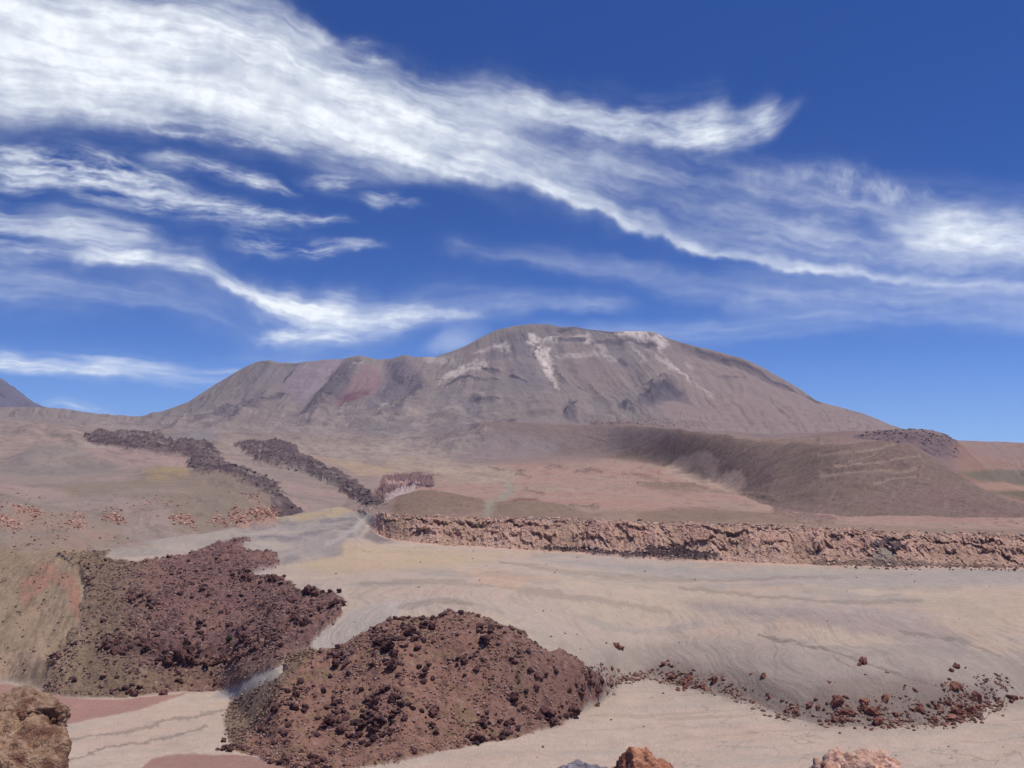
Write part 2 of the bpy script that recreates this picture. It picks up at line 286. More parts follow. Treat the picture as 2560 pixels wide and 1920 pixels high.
SKYL = [(-900,1010),(-300,1012),(0,1018),(75,1017),(150,1021),(250,1035),(340,1043),(400,1030),(470,1005),(505,982),(540,960),(600,925),(640,906),(672,901),(700,907),(740,908),(820,899),(858,898),(878,892),(897,889),(920,893),(940,899),(980,897),(1000,890),(1012,887),(1030,892),(1060,893),(1088,893),(1120,882),(1150,871),(1180,857),(1200,845),(1240,825),(1290,814),(1340,810),(1380,812),(1400,817),(1440,818),(1470,825),(1530,830),(1560,828),(1600,829),(1625,829),(1640,833),(1670,846),(1700,856),(1780,876),(1860,898),(1905,918),(1950,944),(2000,973),(2040,1001),(2060,1008),(2100,1018),(2150,1031),(2200,1050),(2250,1073),(2290,1088),(2340,1097),(2390,1101),(2560,1107),(2900,1112),(3500,1120)]
SKYD = [(-900,5200),(0,5500),(340,6200),(640,7000),(1100,7300),(1350,7500),(1700,7300),(2000,6900),(2250,6400),(2330,7500),(2420,11000),(3500,11000)]

# columns: dense inside the field of view
sc = np.concatenate([np.linspace(-1.25, -.60, 46)[:-1], np.linspace(-.60, -.545, 30)[:-1], np.linspace(-.545, .545, 1480), np.linspace(.545, .60, 30)[1:], np.linspace(.60, 1.25, 46)[1:]])
NC = len(sc)
def line(L):
    s = []; t = []; d = []
    for X, Y, k, v in L:
        a, b = px2st(X, Y); s.append(float(a)); t.append(float(b)); d.append(v/b if k == 'z' else v)
    o = np.argsort(s); s = np.array(s)[o]; t = np.array(t)[o]; d = np.array(d)[o]
    tt = pchip(sc, s, t); dd = np.exp(pchip(sc, s, np.log(d)))
    return dd, tt*dd
lines = [(np.full(NC, 1.5), np.full(NC, -1.75)), (np.full(NC, 4.2), np.full(NC, -1.85)), (np.full(NC, 45.), np.full(NC, -30.)), (np.full(NC, 210.), np.full(NC, -98.))]
for L in (L_A, L_B, L_C, L_E, L_F, L_G, L_H, L_J, L_K, L_M, L_N, L_O, L_O2): lines.append(line(L))
fD, fZ = lines[-1]; fT = fZ/fD
ss, st_ = px2st([p[0] for p in SKYL], [p[1] for p in SKYL]); skT = np.interp(sc, ss, st_)
skD = pchip(sc, px2st([p[0] for p in SKYD], [1000]*len(SKYD))[0], [p[1] for p in SKYD])
for ft, fd in ((.22, .34), (.45, .58), (.68, .79), (.88, .93), (1.0, 1.0)):
    d = fD+(skD-fD)*fd; lines.append((d, (fT+(skT-fT)*ft)*d))
lines.append((skD*1.12, skT*skD*.93-30)); lines.append((skD*1.5, skT*skD*.2-60)); lines.append((skD*0+19500, skD*0-200))
NL = len(lines)
LD = np.array([l[0] for l in lines]); LZ = np.array([l[1] for l in lines])
for k in range(1, NL):
    gap = LD[k-1]*(0.018 if 4 < k else .01)
    bad = LD[k] < LD[k-1]+gap
    if bad.any(): LZ[k] = np.where(bad, LZ[k]*(LD[k-1]+gap)/LD[k], LZ[k]); LD[k] = np.where(bad, LD[k-1]+gap, LD[k])
NSEG = [6, 14, 20, 10, 70, 150, 170, 130, 110, 110, 50, 90, 80, 130, 40, 30, 60, 70, 70, 60, 60, 8, 8, 6]
assert len(NSEG) == NL-1, (len(NSEG), NL)
R0 = np.concatenate([[0], np.cumsum(NSEG)])        # first row of every line
NR = int(R0[-1])+1
# monotone cubic z(D) per column
h_ = np.diff(LD, axis=0); dl = np.diff(LZ, axis=0)/h_
M = np.zeros_like(LZ); M[0] = dl[0]; M[-1] = dl[-1]
w1 = 2*h_[1:]+h_[:-1]; w2 = h_[1:]+2*h_[:-1]
ok = dl[:-1]*dl[1:] > 0
with np.errstate(divide='ignore', invalid='ignore'): M[1:-1] = np.where(ok, (w1+w2)/(w1/dl[:-1]+w2/dl[1:]), 0)
GD = np.zeros((NC, NR)); GZ = np.zeros((NC, NR)); SEG = np.zeros(NR, int); FR = np.zeros(NR)
for k in range(NL-1):
    n = NSEG[k]; f = np.arange(n + (1 if k == NL-2 else 0))/n
    SEG[R0[k]:R0[k]+len(f)] = k; FR[R0[k]:R0[k]+len(f)] = k+f
    for j, t in enumerate(f):
        t2 = t*t; t3 = t2*t; r = R0[k]+j
        GD[:, r] = LD[k]+t*h_[k]
        GZ[:, r] = (2*t3-3*t2+1)*LZ[k]+(t3-2*t2+t)*h_[k]*M[k]+(-2*t3+3*t2)*LZ[k+1]+(t3-t2)*h_[k]*M[k+1]
GS = sc[:, None]*np.ones((1, NR)); FRG = FR[None, :]*np.ones((NC, 1))
GX = GS*GD
U, V = st2px(GS, GZ/GD)            # photo position of every ground point (of the smooth ground)
U = U.astype(np.float32); V = V.astype(np.float32)
lgD = np.log(GD)
# multi-scale noises, in metres scaled with range
PX = GS*40; PY = lgD*40
nA = fbm(GS*10, lgD*10, 4, .55, 101); nB = fbm(GS*45, lgD*30, 5, .6, 102); nC = fbm(GS*160, lgD*90, 4, .6, 103)
nD = perlin(GS*420, lgD*260, 104)
WU = U + nB*10 + nC*5; WV = V + (fbm(GS*45+50, lgD*30, 4, .6, 105)*6 + nC*3)*np.clip((V-900)/500, .35, 1)
def sub(x0, y0, x1, y1, seg):
    r0, r1 = R0[seg[0]], R0[min(seg[1], NL-1)]
    c = np.where((sc > px2st(x0, 1100)[0]-.03) & (sc < px2st(x1, 1100)[0]+.03))[0]
    if len(c) == 0: return None
    return slice(c[0], c[-1]+1), slice(r0, r1+1)
def seg_dist(u, v, P, yk=1.0):
    """distance (photo px, rows weighted by yk) to a polyline and the parameter along it"""
    best = np.full(u.shape, 1e9, np.float32); par = np.zeros(u.shape, np.float32); side = np.zeros(u.shape, np.float32)
    L = 0.0; tot = sum(math.hypot(P[i+1][0]-P[i][0], P[i+1][1]-P[i][1]) for i in range(len(P)-1))
    for i in range(len(P)-1):
        ax, ay = P[i][:2]; bx, by = P[i+1][:2]; ex, ey = bx-ax, (by-ay)*yk
        l = math.hypot(bx-ax, by-ay); q = np.clip(((u-ax)*ex+(v-ay)*yk*ey)/(ex*ex+ey*ey+1e-9), 0, 1)
        du = u-ax-q*ex; dv = (v-ay)*yk-q*ey; d = np.sqrt(du*du+dv*dv)
        m = d < best; best = np.where(m, d, best); par = np.where(m, (L+q*l)/tot, par)
        side = np.where(m, np.sign(ex*(v-ay)*yk-ey*(u-ax)), side); L += l
    return best, par, side
def poly_sd(u, v, P):
    """signed distance to polygon, positive inside"""
    P = list(P); n = len(P); ins = np.zeros(u.shape, bool)
    for i in range(n):
        x1, y1 = P[i]; x2, y2 = P[(i+1) % n]
        if y1 == y2: continue
        c = ((v > y1) != (v > y2)) & (u < (x2-x1)*(v-y1)/(y2-y1)+x1)
        ins ^= c
    d, _, _ = seg_dist(u, v, P+[P[0]])
    return np.where(ins, d, -d)
def area(P, seg=(3, 30), soft=6, warp=1.0):
    xs = [p[0] for p in P]; ys = [p[1] for p in P]
    sl = sub(min(xs)-40, min(ys), max(xs)+40, max(ys), seg)
    out = np.zeros(U.shape, np.float32)
    if sl is None: return out
    u = U[sl]+(WU[sl]-U[sl])*warp; v = V[sl]+(WV[sl]-V[sl])*warp
    out[sl] = sstep(poly_sd(u, v, P), -soft, soft); return out
def stroke(P, w, seg=(3, 30), warp=1.0, yk=1.0, taper=0.0):
    """returns (mask 0..1, par, signed side) ; w = half width px, or a pair for start / end"""
    xs = [p[0] for p in P]; ys = [p[1] for p in P]
    sl = sub(min(xs)-60, min(ys), max(xs)+60, max(ys), seg)
    out = np.zeros(U.shape, np.float32)
    if sl is None: return out
    u = U[sl]+(WU[sl]-U[sl])*warp; v = V[sl]+(WV[sl]-V[sl])*warp
    d, par, sd_ = seg_dist(u, v, P, yk)
    ww = w[0]+(w[1]-w[0])*par if isinstance(w, (tuple, list)) else w
    ends = sstep(par, 0, taper)*(1-sstep(par, 1-taper, 1)) if taper else 1.0
    out[sl] = (1-sstep(d/ww, .25, 1.25))*ends
    return out

# ---------------------------------------------------------------- relief
HZ = np.zeros_like(GZ)
def segw(a, b, f=.12):
    """1 for rows between control lines a..b with soft ends"""
    return (sstep(FR, a-f, a+f)*(1-sstep(FR, b-f, b+f)))[None, :]
wx, wy = GX, GD
# -- polygons shared by relief and colour
P_HILL_L = [(150,1392),(215,1380),(275,1378),(262,1395),(300,1405),(345,1408),(420,1398),(470,1385),(530,1365),(600,1345),(625,1350),(590,1368),(660,1385),(700,1402),(690,1420),(620,1432),(645,1442),(705,1448),(745,1480),(790,1475),(855,1500),(862,1512),(850,1545),(800,1590),(760,1620),(700,1665),(640,1690),(600,1705),(560,1725),(440,1742),(300,1752),(200,1752),(100,1738),(130,1650),(195,1560),(215,1480),(205,1440)]
P_HILL_C = [(572,1870),(640,1790),(700,1712),(722,1650),(850,1628),(910,1598),(960,1570),(1010,1555),(1090,1558),(1120,1542),(1185,1540),(1200,1552),(1260,1580),(1310,1588),(1320,1610),(1370,1645),(1400,1640),(1450,1662),(1480,1690),(1515,1720),(1500,1745),(1440,1790),(1400,1812),(1300,1840),(1150,1872),(1090,1882),(1010,1905),(820,1935),(740,1935),(620,1888)]
P_HILL_S = [(580,1745),(640,1715),(700,1690),(735,1640),(765,1620),(790,1640),(760,1680),(700,1740),(660,1790),(620,1850),(590,1880),(565,1840),(560,1790)]
P_BANK_R = [(1610,1690),(1640,1665),(1720,1660),(1800,1690),(1850,1720),(1960,1760),(2020,1750),(2050,1700),(2200,1690),(2330,1690),(2400,1710),(2440,1735),(2460,1755),(2420,1792),(2340,1807),(2240,1814),(2120,1817),(2040,1810),(1960,1792),(1880,1760),(1800,1742),(1700,1718),(1640,1706)]
hillL = area(P_HILL_L, (5, 10), 5); hillC = area(P_HILL_C, (4, 8), 4); hillS = area(P_HILL_S, (4, 8), 8, 1.5); bankR = area(P_BANK_R, (4, 7), 16, 2.0)
rub = np.clip(hillL+hillC+hillS*.6+bankR*.25, 0, 1)
P_LAVA1 = [(215,1100),(240,1090),(300,1093),(345,1085),(400,1095),(430,1112),(470,1108),(520,1110),(548,1140),(552,1156),(580,1165),(640,1190),(690,1210),(705,1235),(740,1265),(750,1285),(735,1300),(690,1312),(676,1290),(680,1248),(672,1232),(620,1215),(560,1200),(510,1198),(475,1190),(468,1165),(480,1150),(430,1138),(380,1128),(310,1125),(290,1118),(225,1110)]
P_LAVA2 = [(588,1112),(640,1108),(690,1108),(720,1112),(748,1132),(735,1140),(770,1148),(830,1175),(880,1205),(915,1232),(955,1262),(958,1272),(925,1268),(890,1252),(850,1222),(800,1195),(740,1175),(690,1165),(645,1160),(630,1140),(600,1120)]
lava1 = area(P_LAVA1, (10, 16), 5, 2.2); lava2 = area(P_LAVA2, (9, 16), 5, 2.2)
P_RAV = [(925,1248),(945,1215),(960,1190),(1000,1182),(1035,1178),(1075,1185),(1085,1200),(1070,1215),(1030,1225),(990,1235),(950,1252)]
rav = area(P_RAV, (9, 14), 4)
lav = np.clip(lava1+lava2, 0, 1)
# generic roughness
gentle = fbm(wx/70, wy/70, 4, .5, 1)
HZ += gentle*1.3*segw(4, 9)*(1-rub*.5) + fbm(wx/14+nA, wy/22, 4, .5, 2)*.35*segw(4, 9)
# fine erosion: rills running down the smooth bank (from the terrace towards the lower floor)
rillw = segw(5, 7.6, .4)*(1-rub)
rc = fbm(wx/7.0 + fbm(wx/60, wy/60, 2, .5, 3)*1.6, wy/60, 4, .6, 4)
HZ += rc*.65*rillw*sstep(U, 500, 900)
# flow terraces on lower floor and channel: long shallow scarps
fl = fbm((wx+wy*.15)/90 + gentle*.4, (wy-wx*.2)/11.0, 4, .55, 5)
HZ += (np.tanh(fl*3)*.25)*segw(3, 5, .2)
fl2 = fbm((wx)/160+gentle*.5, (wy)/26.0, 4, .55, 6)
HZ += np.tanh(fl2*2)*.2*segw(6.6, 9, .3)*(1-rub)
mouth = area([(300,1372),(500,1335),(650,1306),(760,1280),(850,1264),(945,1262),(930,1300),(880,1345),(850,1385),(700,1410),(600,1400),(450,1385)], (7, 11), 12)
HZ += mouth*(fbm(wx/34, wy/34, 4, .55, 303)*3.2)
# rubble: blocks of several sizes
d1, d2, rr = cell(wx/2.6, wy/2.6, 7); blk = np.clip(1-d1*1.5, 0, 1)*(rr > .45)*(.4+rr)
e1, e2, er = cell(wx/6.5, wy/6.5, 8); blk2 = np.clip(1-e1*1.6, 0, 1)*(er > .72)*er
HZ += rub*(fbm(wx/22, wy/22, 4, .55, 9)*2.2 + blk*.4 + blk2*1.0 + nC*.15)
lumpy = fbm(wx/9, wy/9, 4, .6, 16)
HZ += rub*sstep(hillL, .2, 1)*sstep(FRG, 5.8, 6.3)*np.abs(lumpy)*1.9
# the brow of the left rubble hill carries a crag line
crag = stroke([(262,1612),(330,1628),(400,1638),(450,1655),(520,1648),(590,1630),(640,1618),(700,1590),(740,1560)], 16, (4, 8))
HZ += crag*np.abs(fbm(wx/7, wy/7, 3, .6, 17))*3.5
# rubble hill C highs: raise the middle of it so its outline stands over the light terrace behind
HZ += hillC*sstep(FRG, 4.9, 5.9)*(1-sstep(FRG, 6.1, 6.6))*3.2
HZ += hillL*sstep(FRG, 5.0, 5.6)*1.2
# cliff (segment 9..10): blocky buttresses, ledges and debris cones; kept right of the wash
cl = segw(9.0, 10.0, .03)*sstep(U, 930, 965)
clf = FRG-9.0
bx1, bx2, br = cell(wx/9.0, clf*2.3+fbm(wx/40, wy*0, 2, .5, 12)*.8, 13)
cx1, cx2, cr = cell(wx/3.6, clf*6.0, 14)
gul = fbm(wx/26, clf*.7, 4, .6, 15)
butt = sstep(gul, -.45, .35)
shiftY = ((br-.5)*5.0 + (cr-.5)*2.4 - np.clip(.25-(bx2-bx1), 0, 1)*5.0 - np.clip(.2-(cx2-cx1), 0, 1)*4)*np.clip(np.sin(np.pi*np.clip(clf, 0, 1)), 0, 1)**.6*(.35+.65*butt)
for c0, am in ((.86, 3.2), (.56, 3.0)):
    nz = sstep(fbm(wx/16, clf*2+c0*50, 4, .7, 301), -.15, .3); cj = clf+fbm(wx/18, clf*1.5, 4, .65, 302)*.16
    shiftY = shiftY + nz*am*(-np.exp(-((cj-c0)/.06)**2)+.8*np.exp(-((cj-c0+.12)/.05)**2))
jag = fbm(wx/3.2, clf*9, 3, .65, 303); shiftY = shiftY + jag*1.7
GY2 = GD + cl*shiftY
ledge = np.tanh((np.mod(clf*3+gul*.5+br*.4, 1.0)-.5)*5)*1.3
HZ += cl*(ledge*.7*np.sin(np.pi*np.clip(clf, 0, 1)) + (1-butt)*np.sin(np.pi*np.clip(clf, 0, 1))*(-3.0) + (cr-.5)*1.6 + jag*.9)
lip = segw(9.9, 10.15, .06)*sstep(U, 930, 965); HZ += lip*((br-.5)*3.0+gul*1.5)
# dark rubble at the foot of the cliff
P_DK = [(1345,1372),(1360,1362),(1430,1366),(1480,1375),(1530,1376),(1560,1384),(1600,1376),(1650,1366),(1700,1368),(1760,1380),(1800,1392),(1790,1400),(1700,1398),(1620,1394),(1560,1394),(1450,1384)]
dk = area(P_DK, (8, 10), 3)
HZ += dk*(1.5+fbm(wx/6, wy/6, 3, .6, 18)*2.0)
# left canyon wall (10..11), fans and rock bands
lw = segw(10.0, 11.2, .2)*(1-sstep(U, 690, 720))
lrock = sstep(fbm(wx/60, wy/60, 4, .55, 20), .02, .3)
HZ += lw*(fbm(wx/30+nA*2, wy/90, 5, .5, 21)*3.0 + lrock*sstep(FRG,10.3,10.7)*np.abs(fbm(wx/14, wy/40, 3, .6, 22))*1.0)
# near left spur (5..9), U<210
spur = segw(5.2, 10, .3)*(1-sstep(U, 195, 225))
HZ += spur*(fbm((wx+wy*.3)/16, wy/70, 5, .55, 23)*2.2+np.abs(fbm(wx/8, wy/10, 3, .6, 308))*1.0)
# mid hills
HZ += segw(10.2, 14, .4)*fbm(wx/170, wy/170, 5, .5, 24)*6*(1-lav)*(1-.6*sstep(U, 1000, 1200)*(1-sstep(FRG, 12.6, 13.2)))
def bump(P, hw, amp, seg, yk=1.0, warp=.5):
    global HZ
    HZ += stroke(P, hw, seg, warp, yk, .3)*amp
# small olive hills right behind the cliff
def dome(cx, cy, rx, ry, amp, seg):
    m = sub(cx-rx, 0, cx+rx, 0, seg); q = ((U[m]+nB[m]*8-cx)/rx)**2+((V[m]+nB[m]*2-cy)/ry)**2
    HZ[m] += np.clip(1-q, 0, 1)**1.2*amp*sstep(FRG[m], 10.05, 10.8)
dome(1085, 1272, 150, 34, 13, (10, 13)); dome(1300, 1280, 190, 24, 9, (10, 13)); dome(1650, 1290, 160, 12, 3, (10, 13)); dome(1860,1294,150,14,4,(10,13))
ftr = (sstep(FR, 12, 14)*(1-sstep(FR, 16.5, 18)))[None, :]*(1-sstep(U, 1180, 1320))*(1-lav)
HZ += ftr*(fbm(wx/110, wy/150, 5, .55, 195)*13+fbm(wx/35, wy/60, 3, .6, 196)*3)
HZ += segw(10.3, 13, .3)*sstep(U, 960, 1100)*fbm(wx/28, wy/45, 4, .6, 197)*1.6
# lava tongues: thick, rough, steep edges
lvn = np.abs(fbm(wx/22, wy/32, 5, .6, 25)); lvn2 = np.abs(fbm(wx/9, wy/12, 3, .6, 26))
chan = sum(stroke(P, 4.5, (9, 17), 1.2) for P in [[(490,1122),(515,1128),(540,1145)],[(596,1180),(640,1196),(675,1212),(700,1230)],[(655,1112),(650,1150)],[(700,1163),(760,1180),(850,1216),(900,1244)],[(300,1102),(350,1104),(420,1118)]])
HZ -= chan*6
HZ += lav*(4 + np.clip(fbm(wx/70, wy/90, 3, .5, 310), -.4, .6)*9 + lvn*8 + lvn2*3.5)*np.clip(GD/1800, .6, 1.6)
HZ += rav*(-6+np.abs(fbm(wx/14, wy/30, 4, .6, 27))*16)
# levees and ridges left of the lava
for P, w, a in [([(150,1075),(250,1085),(330,1100),(420,1115)], 14, 8), ([(300,1180),(420,1188),(520,1196),(620,1214),(676,1235)], 12, 9), ([(0,1155),(120,1145),(250,1150),(330,1165)], 16, 14),([(30,1100),(60,1080),(110,1072),(180,1095),(240,1118)],14,12)]:
    bump(P, w, a, (11, 15))
# right ridge face: streaks down the slope
rf = segw(12.9, 14.0, .15)*sstep(U, 1080, 1250)
HZ += rf*(fbm((wx+ (wy-2000)*.55)/38, (wy)/300, 5, .6, 28)*1.8 + fbm(wx/40, wy/40, 4, .55, 29)*2.5)
HZ += segw(13.9, 16.1, .1)*sstep(U, 1200, 1300)*fbm(wx/90, wy/120, 4, .55, 30)*4
HZ += segw(14.6, 15.4, .3)*sstep(U, 2080, 2200)*(1-sstep(U, 2400, 2430))*np.abs(fbm(wx/35, wy/35, 4, .6, 31))*9
HZ += segw(11.8, 13, .2)*sstep(U, 1000, 1100)*fbm((wx-wy*.3)/150, wy/55, 5, .55, 32)*4
# volcano: gullies run down slope, away from a summit axis
vw = (sstep(FR, 14.6, 17.6)*(1-sstep(FR, 20.9, 21.5)))[None, :]*(1-.9*segw(20.7, 22, .15))
sx = (U-1330)/900.0
gcoord = U + (V-820)*(-.85*np.tanh((U-1200)/240.0))       # follow the fall lines
HZ += vw*(fbm(gcoord/28+nA*.3, V/260, 5, .55, 33)*11 + fbm(gcoord/9+nA*.4, V/130, 4, .6, 34)*3 + fbm(wx/420, wy/420, 5, .5, 35)*34)
HZ += vw*(-np.abs(fbm(gcoord/60+nA*.35, V/500, 3, .55, 36)))*15
# carved ridges (photo lines): steep on one side
RID = [ # polyline, width, height
 ([(900,893),(870,935),(840,965),(815,1000),(780,1040),(745,1068)], 26, 62),
 ([(1010,890),(1000,925),(1030,955),(1065,975),(1035,1010),(960,1045)], 24, 55),
 ([(672,902),(620,950),(560,990),(500,1030)], 30, 22),
 ([(700,985),(660,1000),(620,1020),(575,1050),(545,1065)], 15, 46),
 ([(612,1000),(560,1025),(520,1040),(470,1050),(380,1080)], 9, 26),
 ([(735,925),(722,940),(708,950)], 6, 16),
 ([(1115,962),(1150,950),(1200,947),(1255,950)], 7, 26),
 ([(1205,905),(1225,920),(1260,926)], 6, 20),([(1268,935),(1300,945),(1312,952)], 6, 20),
 ([(1185,995),(1215,998),(1250,992)], 9, 26),
 ([(1345,845),(1400,842),(1460,850)], 12, 45),([(1300,842),(1345,835)], 9, 26),
 ([(1490,860),(1530,855),(1560,862),(1600,852)], 12, 40),([(1590,850),(1640,860),(1655,850)], 9, 30),
 ([(1395,822),(1440,818),(1480,826),(1540,832)], 6, 22),
 ([(1610,980),(1640,972),(1680,975),(1700,985)], 22, 55),([(1610,962),(1700,965),(1750,1000)], 10, 24),
 ([(1555,1010),(1575,1012),(1600,1025)], 9, 30),
 ([(1430,1002),(1445,1015),(1420,1035),(1435,1050)], 12, 34),
 ([(1250,1055),(1265,1048),(1300,1058),(1390,1066)], 8, 24),
 ([(1310,1000),(1360,990),(1420,1000)], 16, 20),([(1310,1020),(1350,1014),(1380,1020)], 9, 14),
 ([(880,1010),(900,1000),(960,990),(1020,960)], 12, 24),
 ([(930,1045),(990,1018),(1030,998)], 9, 30),
 ([(860,1055),(960,1052),(1020,1058)], 20, 22),([(1060,1050),(1120,1035),(1180,1060)], 26, 26),
 ([(1730,862),(1800,885),(1870,905),(1930,935),(1990,970),(2050,1008)], 8, 20),
 ([(1760,930),(1790,960),(1900,1000),(2000,1040)], 16, -22),
 ([(1540,900),(1600,960),(1620,975)], 20, -26),([(1350,870),(1375,930),(1400,985)], 24, -34),([(1150,980),(1190,1040)], 26, -34),
]
for P, w, a in RID:
    HZ += stroke(P, w, (14, 21), .6, 1.0, .3)*a*.8*sstep(FRG, 14.6, 16.5)*(1-.85*sstep(FRG, 19.4, 20.8))*(.7+.6*np.abs(fbm(wx/90, wy/90, 3, .6, 37)))
# a rough dark lava edge along the reddish flow above the ridge
lv3 = area([(1462,1046),(1520,1044),(1600,1046),(1700,1052),(1770,1062),(1772,1070),(1700,1068),(1600,1063),(1480,1062)], (14, 18), 3)
HZ += lv3*np.abs(fbm(wx/40, wy/60, 4, .6, 38))*12
# serrated skyline detail
HZ += segw(20.8, 21.1, .06)*np.abs(fbm(wx/60, wx*0, 4, .6, 39))*10*(sstep(U, 560, 640)*(1-sstep(U, 1100, 1150))*.6+.4*sstep(U, 1900, 1950)*(1-sstep(U, 2060, 2090))+.15)
# near cliff under the camera
HZ += segw(1.5, 3.6, .3)*fbm(wx/6, wy/6, 4, .6, 40)*2

# ---------------------------------------------------------------- ground colour (albedo)
def lin(r, g_, b):
    c = np.array([r, g_, b], float)/255.0
    return np.where(c <= .04045, c/12.92, ((c+.055)/1.055)**2.4)
CO = np.zeros(U.shape+(3,), np.float32)
KALB = 0.98
def C(r, g_, b): return (lin(r, g_, b)*KALB).astype(np.float32)
def paint(mask, col, k=1.0):
    m = np.clip(mask*k, 0, 1)[..., None]
    CO[...] = CO*(1-m)+C(*col)*m
def n01f(n, a=-.3, b=.3): return sstep(n, a, b)
FULL = np.ones(U.shape, np.float32)
paint(FULL, (152,136,126))
# lower floor
paint(segw(0, 5.0, .05)*FULL, (192,170,150)); 
paint(segw(2.6, 5.2, .1)*n01f(fl, -.1, .5), (176,162,146), .6)
paint(segw(2.6, 5.2, .1)*n01f(fbm(wx/60, wy/60, 4, .55, 60), 0, .5), (194,166,146), .5)
paint(segw(0, 3.9, .1)*FULL, (165,120,100), .8)
P_RED1 = [(-200,1700),(0,1702),(100,1732),(200,1748),(300,1750),(440,1740),(480,1728),(440,1748),(330,1780),(240,1795),(170,1808),(60,1830),(-200,1860)]
P_RED2 = [(340,1935),(380,1895),(440,1882),(520,1885),(600,1890),(680,1908),(750,1935)]
paint(area(P_RED1, (3, 6), 2.5, .3), (166,128,114)); paint(area(P_RED2, (3, 6), 3, .5), (156,118,106), .9)
# terrace
tr_ = segw(5.0, 9.0, .05)*FULL
paint(tr_, (182,162,145))
paint(tr_*n01f(fbm(wx/130+nA, wy/50, 4, .55, 61), -.1, .4), (188,168,144), .75)
paint(tr_*n01f(fbm(wx/90+nA, wy/32, 4, .55, 62), .05, .45), (164,152,138), .7)
paint(tr_*n01f(fbm(wx/60+nA, wy/60, 4, .55, 63), .15, .55), (190,162,138), .45)
paint(segw(5, 6.6, .4)*sstep(U, 1300, 1560), (160,146,132), .9)  # bank slope greyed: shading of its tilted face put into the colour
paint(rillw*n01f(rc, .05, .5)*sstep(U, 500, 900), (178,162,146), .3); paint(rillw*n01f(-rc, .1, .6)*sstep(U, 500, 900), (140,126,116), .3)
paint(area([(830,1352),(900,1362),(1100,1380),(1250,1392),(1200,1410),(1000,1425),(820,1432),(720,1420),(820,1390)], (7, 10), 16), (190,164,126), .6)
paint(area([(1350,1400),(1900,1425),(2560,1430),(2560,1460),(2100,1462),(1600,1440)], (7, 10), 14), (158,151,143), .6)
paint(area([(1700,1500),(2000,1520),(2300,1540),(2440,1600),(2400,1650),(2200,1590),(1950,1545),(1750,1530)], (5, 9), 14), (150,138,132), .55)
paint(area([(2250,1470),(2560,1480),(2700,1560),(2560,1600),(2350,1545)], (5, 9), 18), (188,166,142), .6)
# channel, light ash
paint(area([(560,1740),(620,1708),(690,1660),(760,1612),(860,1545),(900,1520),(1010,1500),(1000,1545),(900,1595),(840,1630),(730,1665),(690,1712),(640,1750),(590,1790)], (4, 9), 8), (176,164,150), .8)
paint(area([(530,1745),(600,1700),(650,1660),(700,1640),(660,1690),(600,1740)], (4, 7), 5), (150,144,142), .8)
# grey hummocky ash between valley and the hidden canyon
paint(area([(350,1352),(500,1335),(650,1306),(760,1280),(850,1264),(945,1262),(930,1300),(900,1345),(860,1350),(850,1385),(700,1410),(640,1440),(600,1400),(450,1380),(300,1395),(270,1380)], (7, 11), 8), (156,145,136), .9)
paint(mouth*n01f(fbm(wx/40, wy/60, 4, .6, 304), .0, .35), (132,124,120), .8); paint(mouth*n01f(fbm(wx/70+5, wy/50, 4, .6, 305), .1, .4), (176,160,142), .7)
paint(area([(690,1300),(780,1280),(880,1268),(960,1262),(950,1276),(870,1286),(760,1300)], (8, 12), 5), (180,156,118), .7)
paint(stroke([(950,1262),(910,1300),(860,1340),(820,1360)], 9, (8, 11)), (176,165,156), .85)
paint(area([(905,1345),(940,1310),(955,1335),(985,1355),(940,1358)], (8, 10), 5), (122,112,108), .8)
paint(area([(150,1395),(260,1372),(350,1356),(500,1334),(620,1316),(640,1330),(520,1352),(420,1372),(330,1388),(290,1402),(262,1392),(200,1400)], (7, 10), 6), (165,152,136), .7)
# small cracks and dark flow lines on the floor, plus a hummock's shading painted in
crk = cell(wx/26+nA, wy/26+nB*.2, 65); ck = np.clip(1-(crk[1]-crk[0])*22, 0, 1)*(crk[2] > .35)*segw(2.5, 4.9, .05)*sstep(U, 1500, 1800)
paint(ck, (120,104,94), .5)
for P, w, q in [([(150,1850),(300,1830),(420,1800),(560,1770)], 5, .6),([(170,1900),(260,1870),(380,1850),(520,1810)], 4, .7),([(1700,1470),(1900,1490),(2100,1510),(2300,1500)], 6, .4),([(1250,1405),(1500,1440),(1800,1450),(2100,1445)], 6, .35),([(1900,1590),(2050,1620),(2200,1670),(2350,1720)], 4, .7),([(2250,1580),(2400,1600),(2500,1640)], 6, .5),([(1935,1600),(1942,1660),(1930,1720)], 3, .5),([(1000,1520),(1100,1500),(1180,1510)], 9, .4),([(1300,1480),(1500,1500),(1680,1530)], 9, .35),([(2080,1640),(2180,1700)], 3, .5),([(900,1455),(1100,1450),(1400,1480)], 7, .35)]:
    paint(stroke(P, w, (3, 9), 1.2), (128,116,104), q)
paint(segw(3, 5, .1)*n01f(-fl, .25, .6), (150,136,118), .35)
paint(area([(1180,1425),(1250,1430),(1330,1450),(1300,1470),(1190,1455)], (6, 9), 12), (196,160,130), .5)
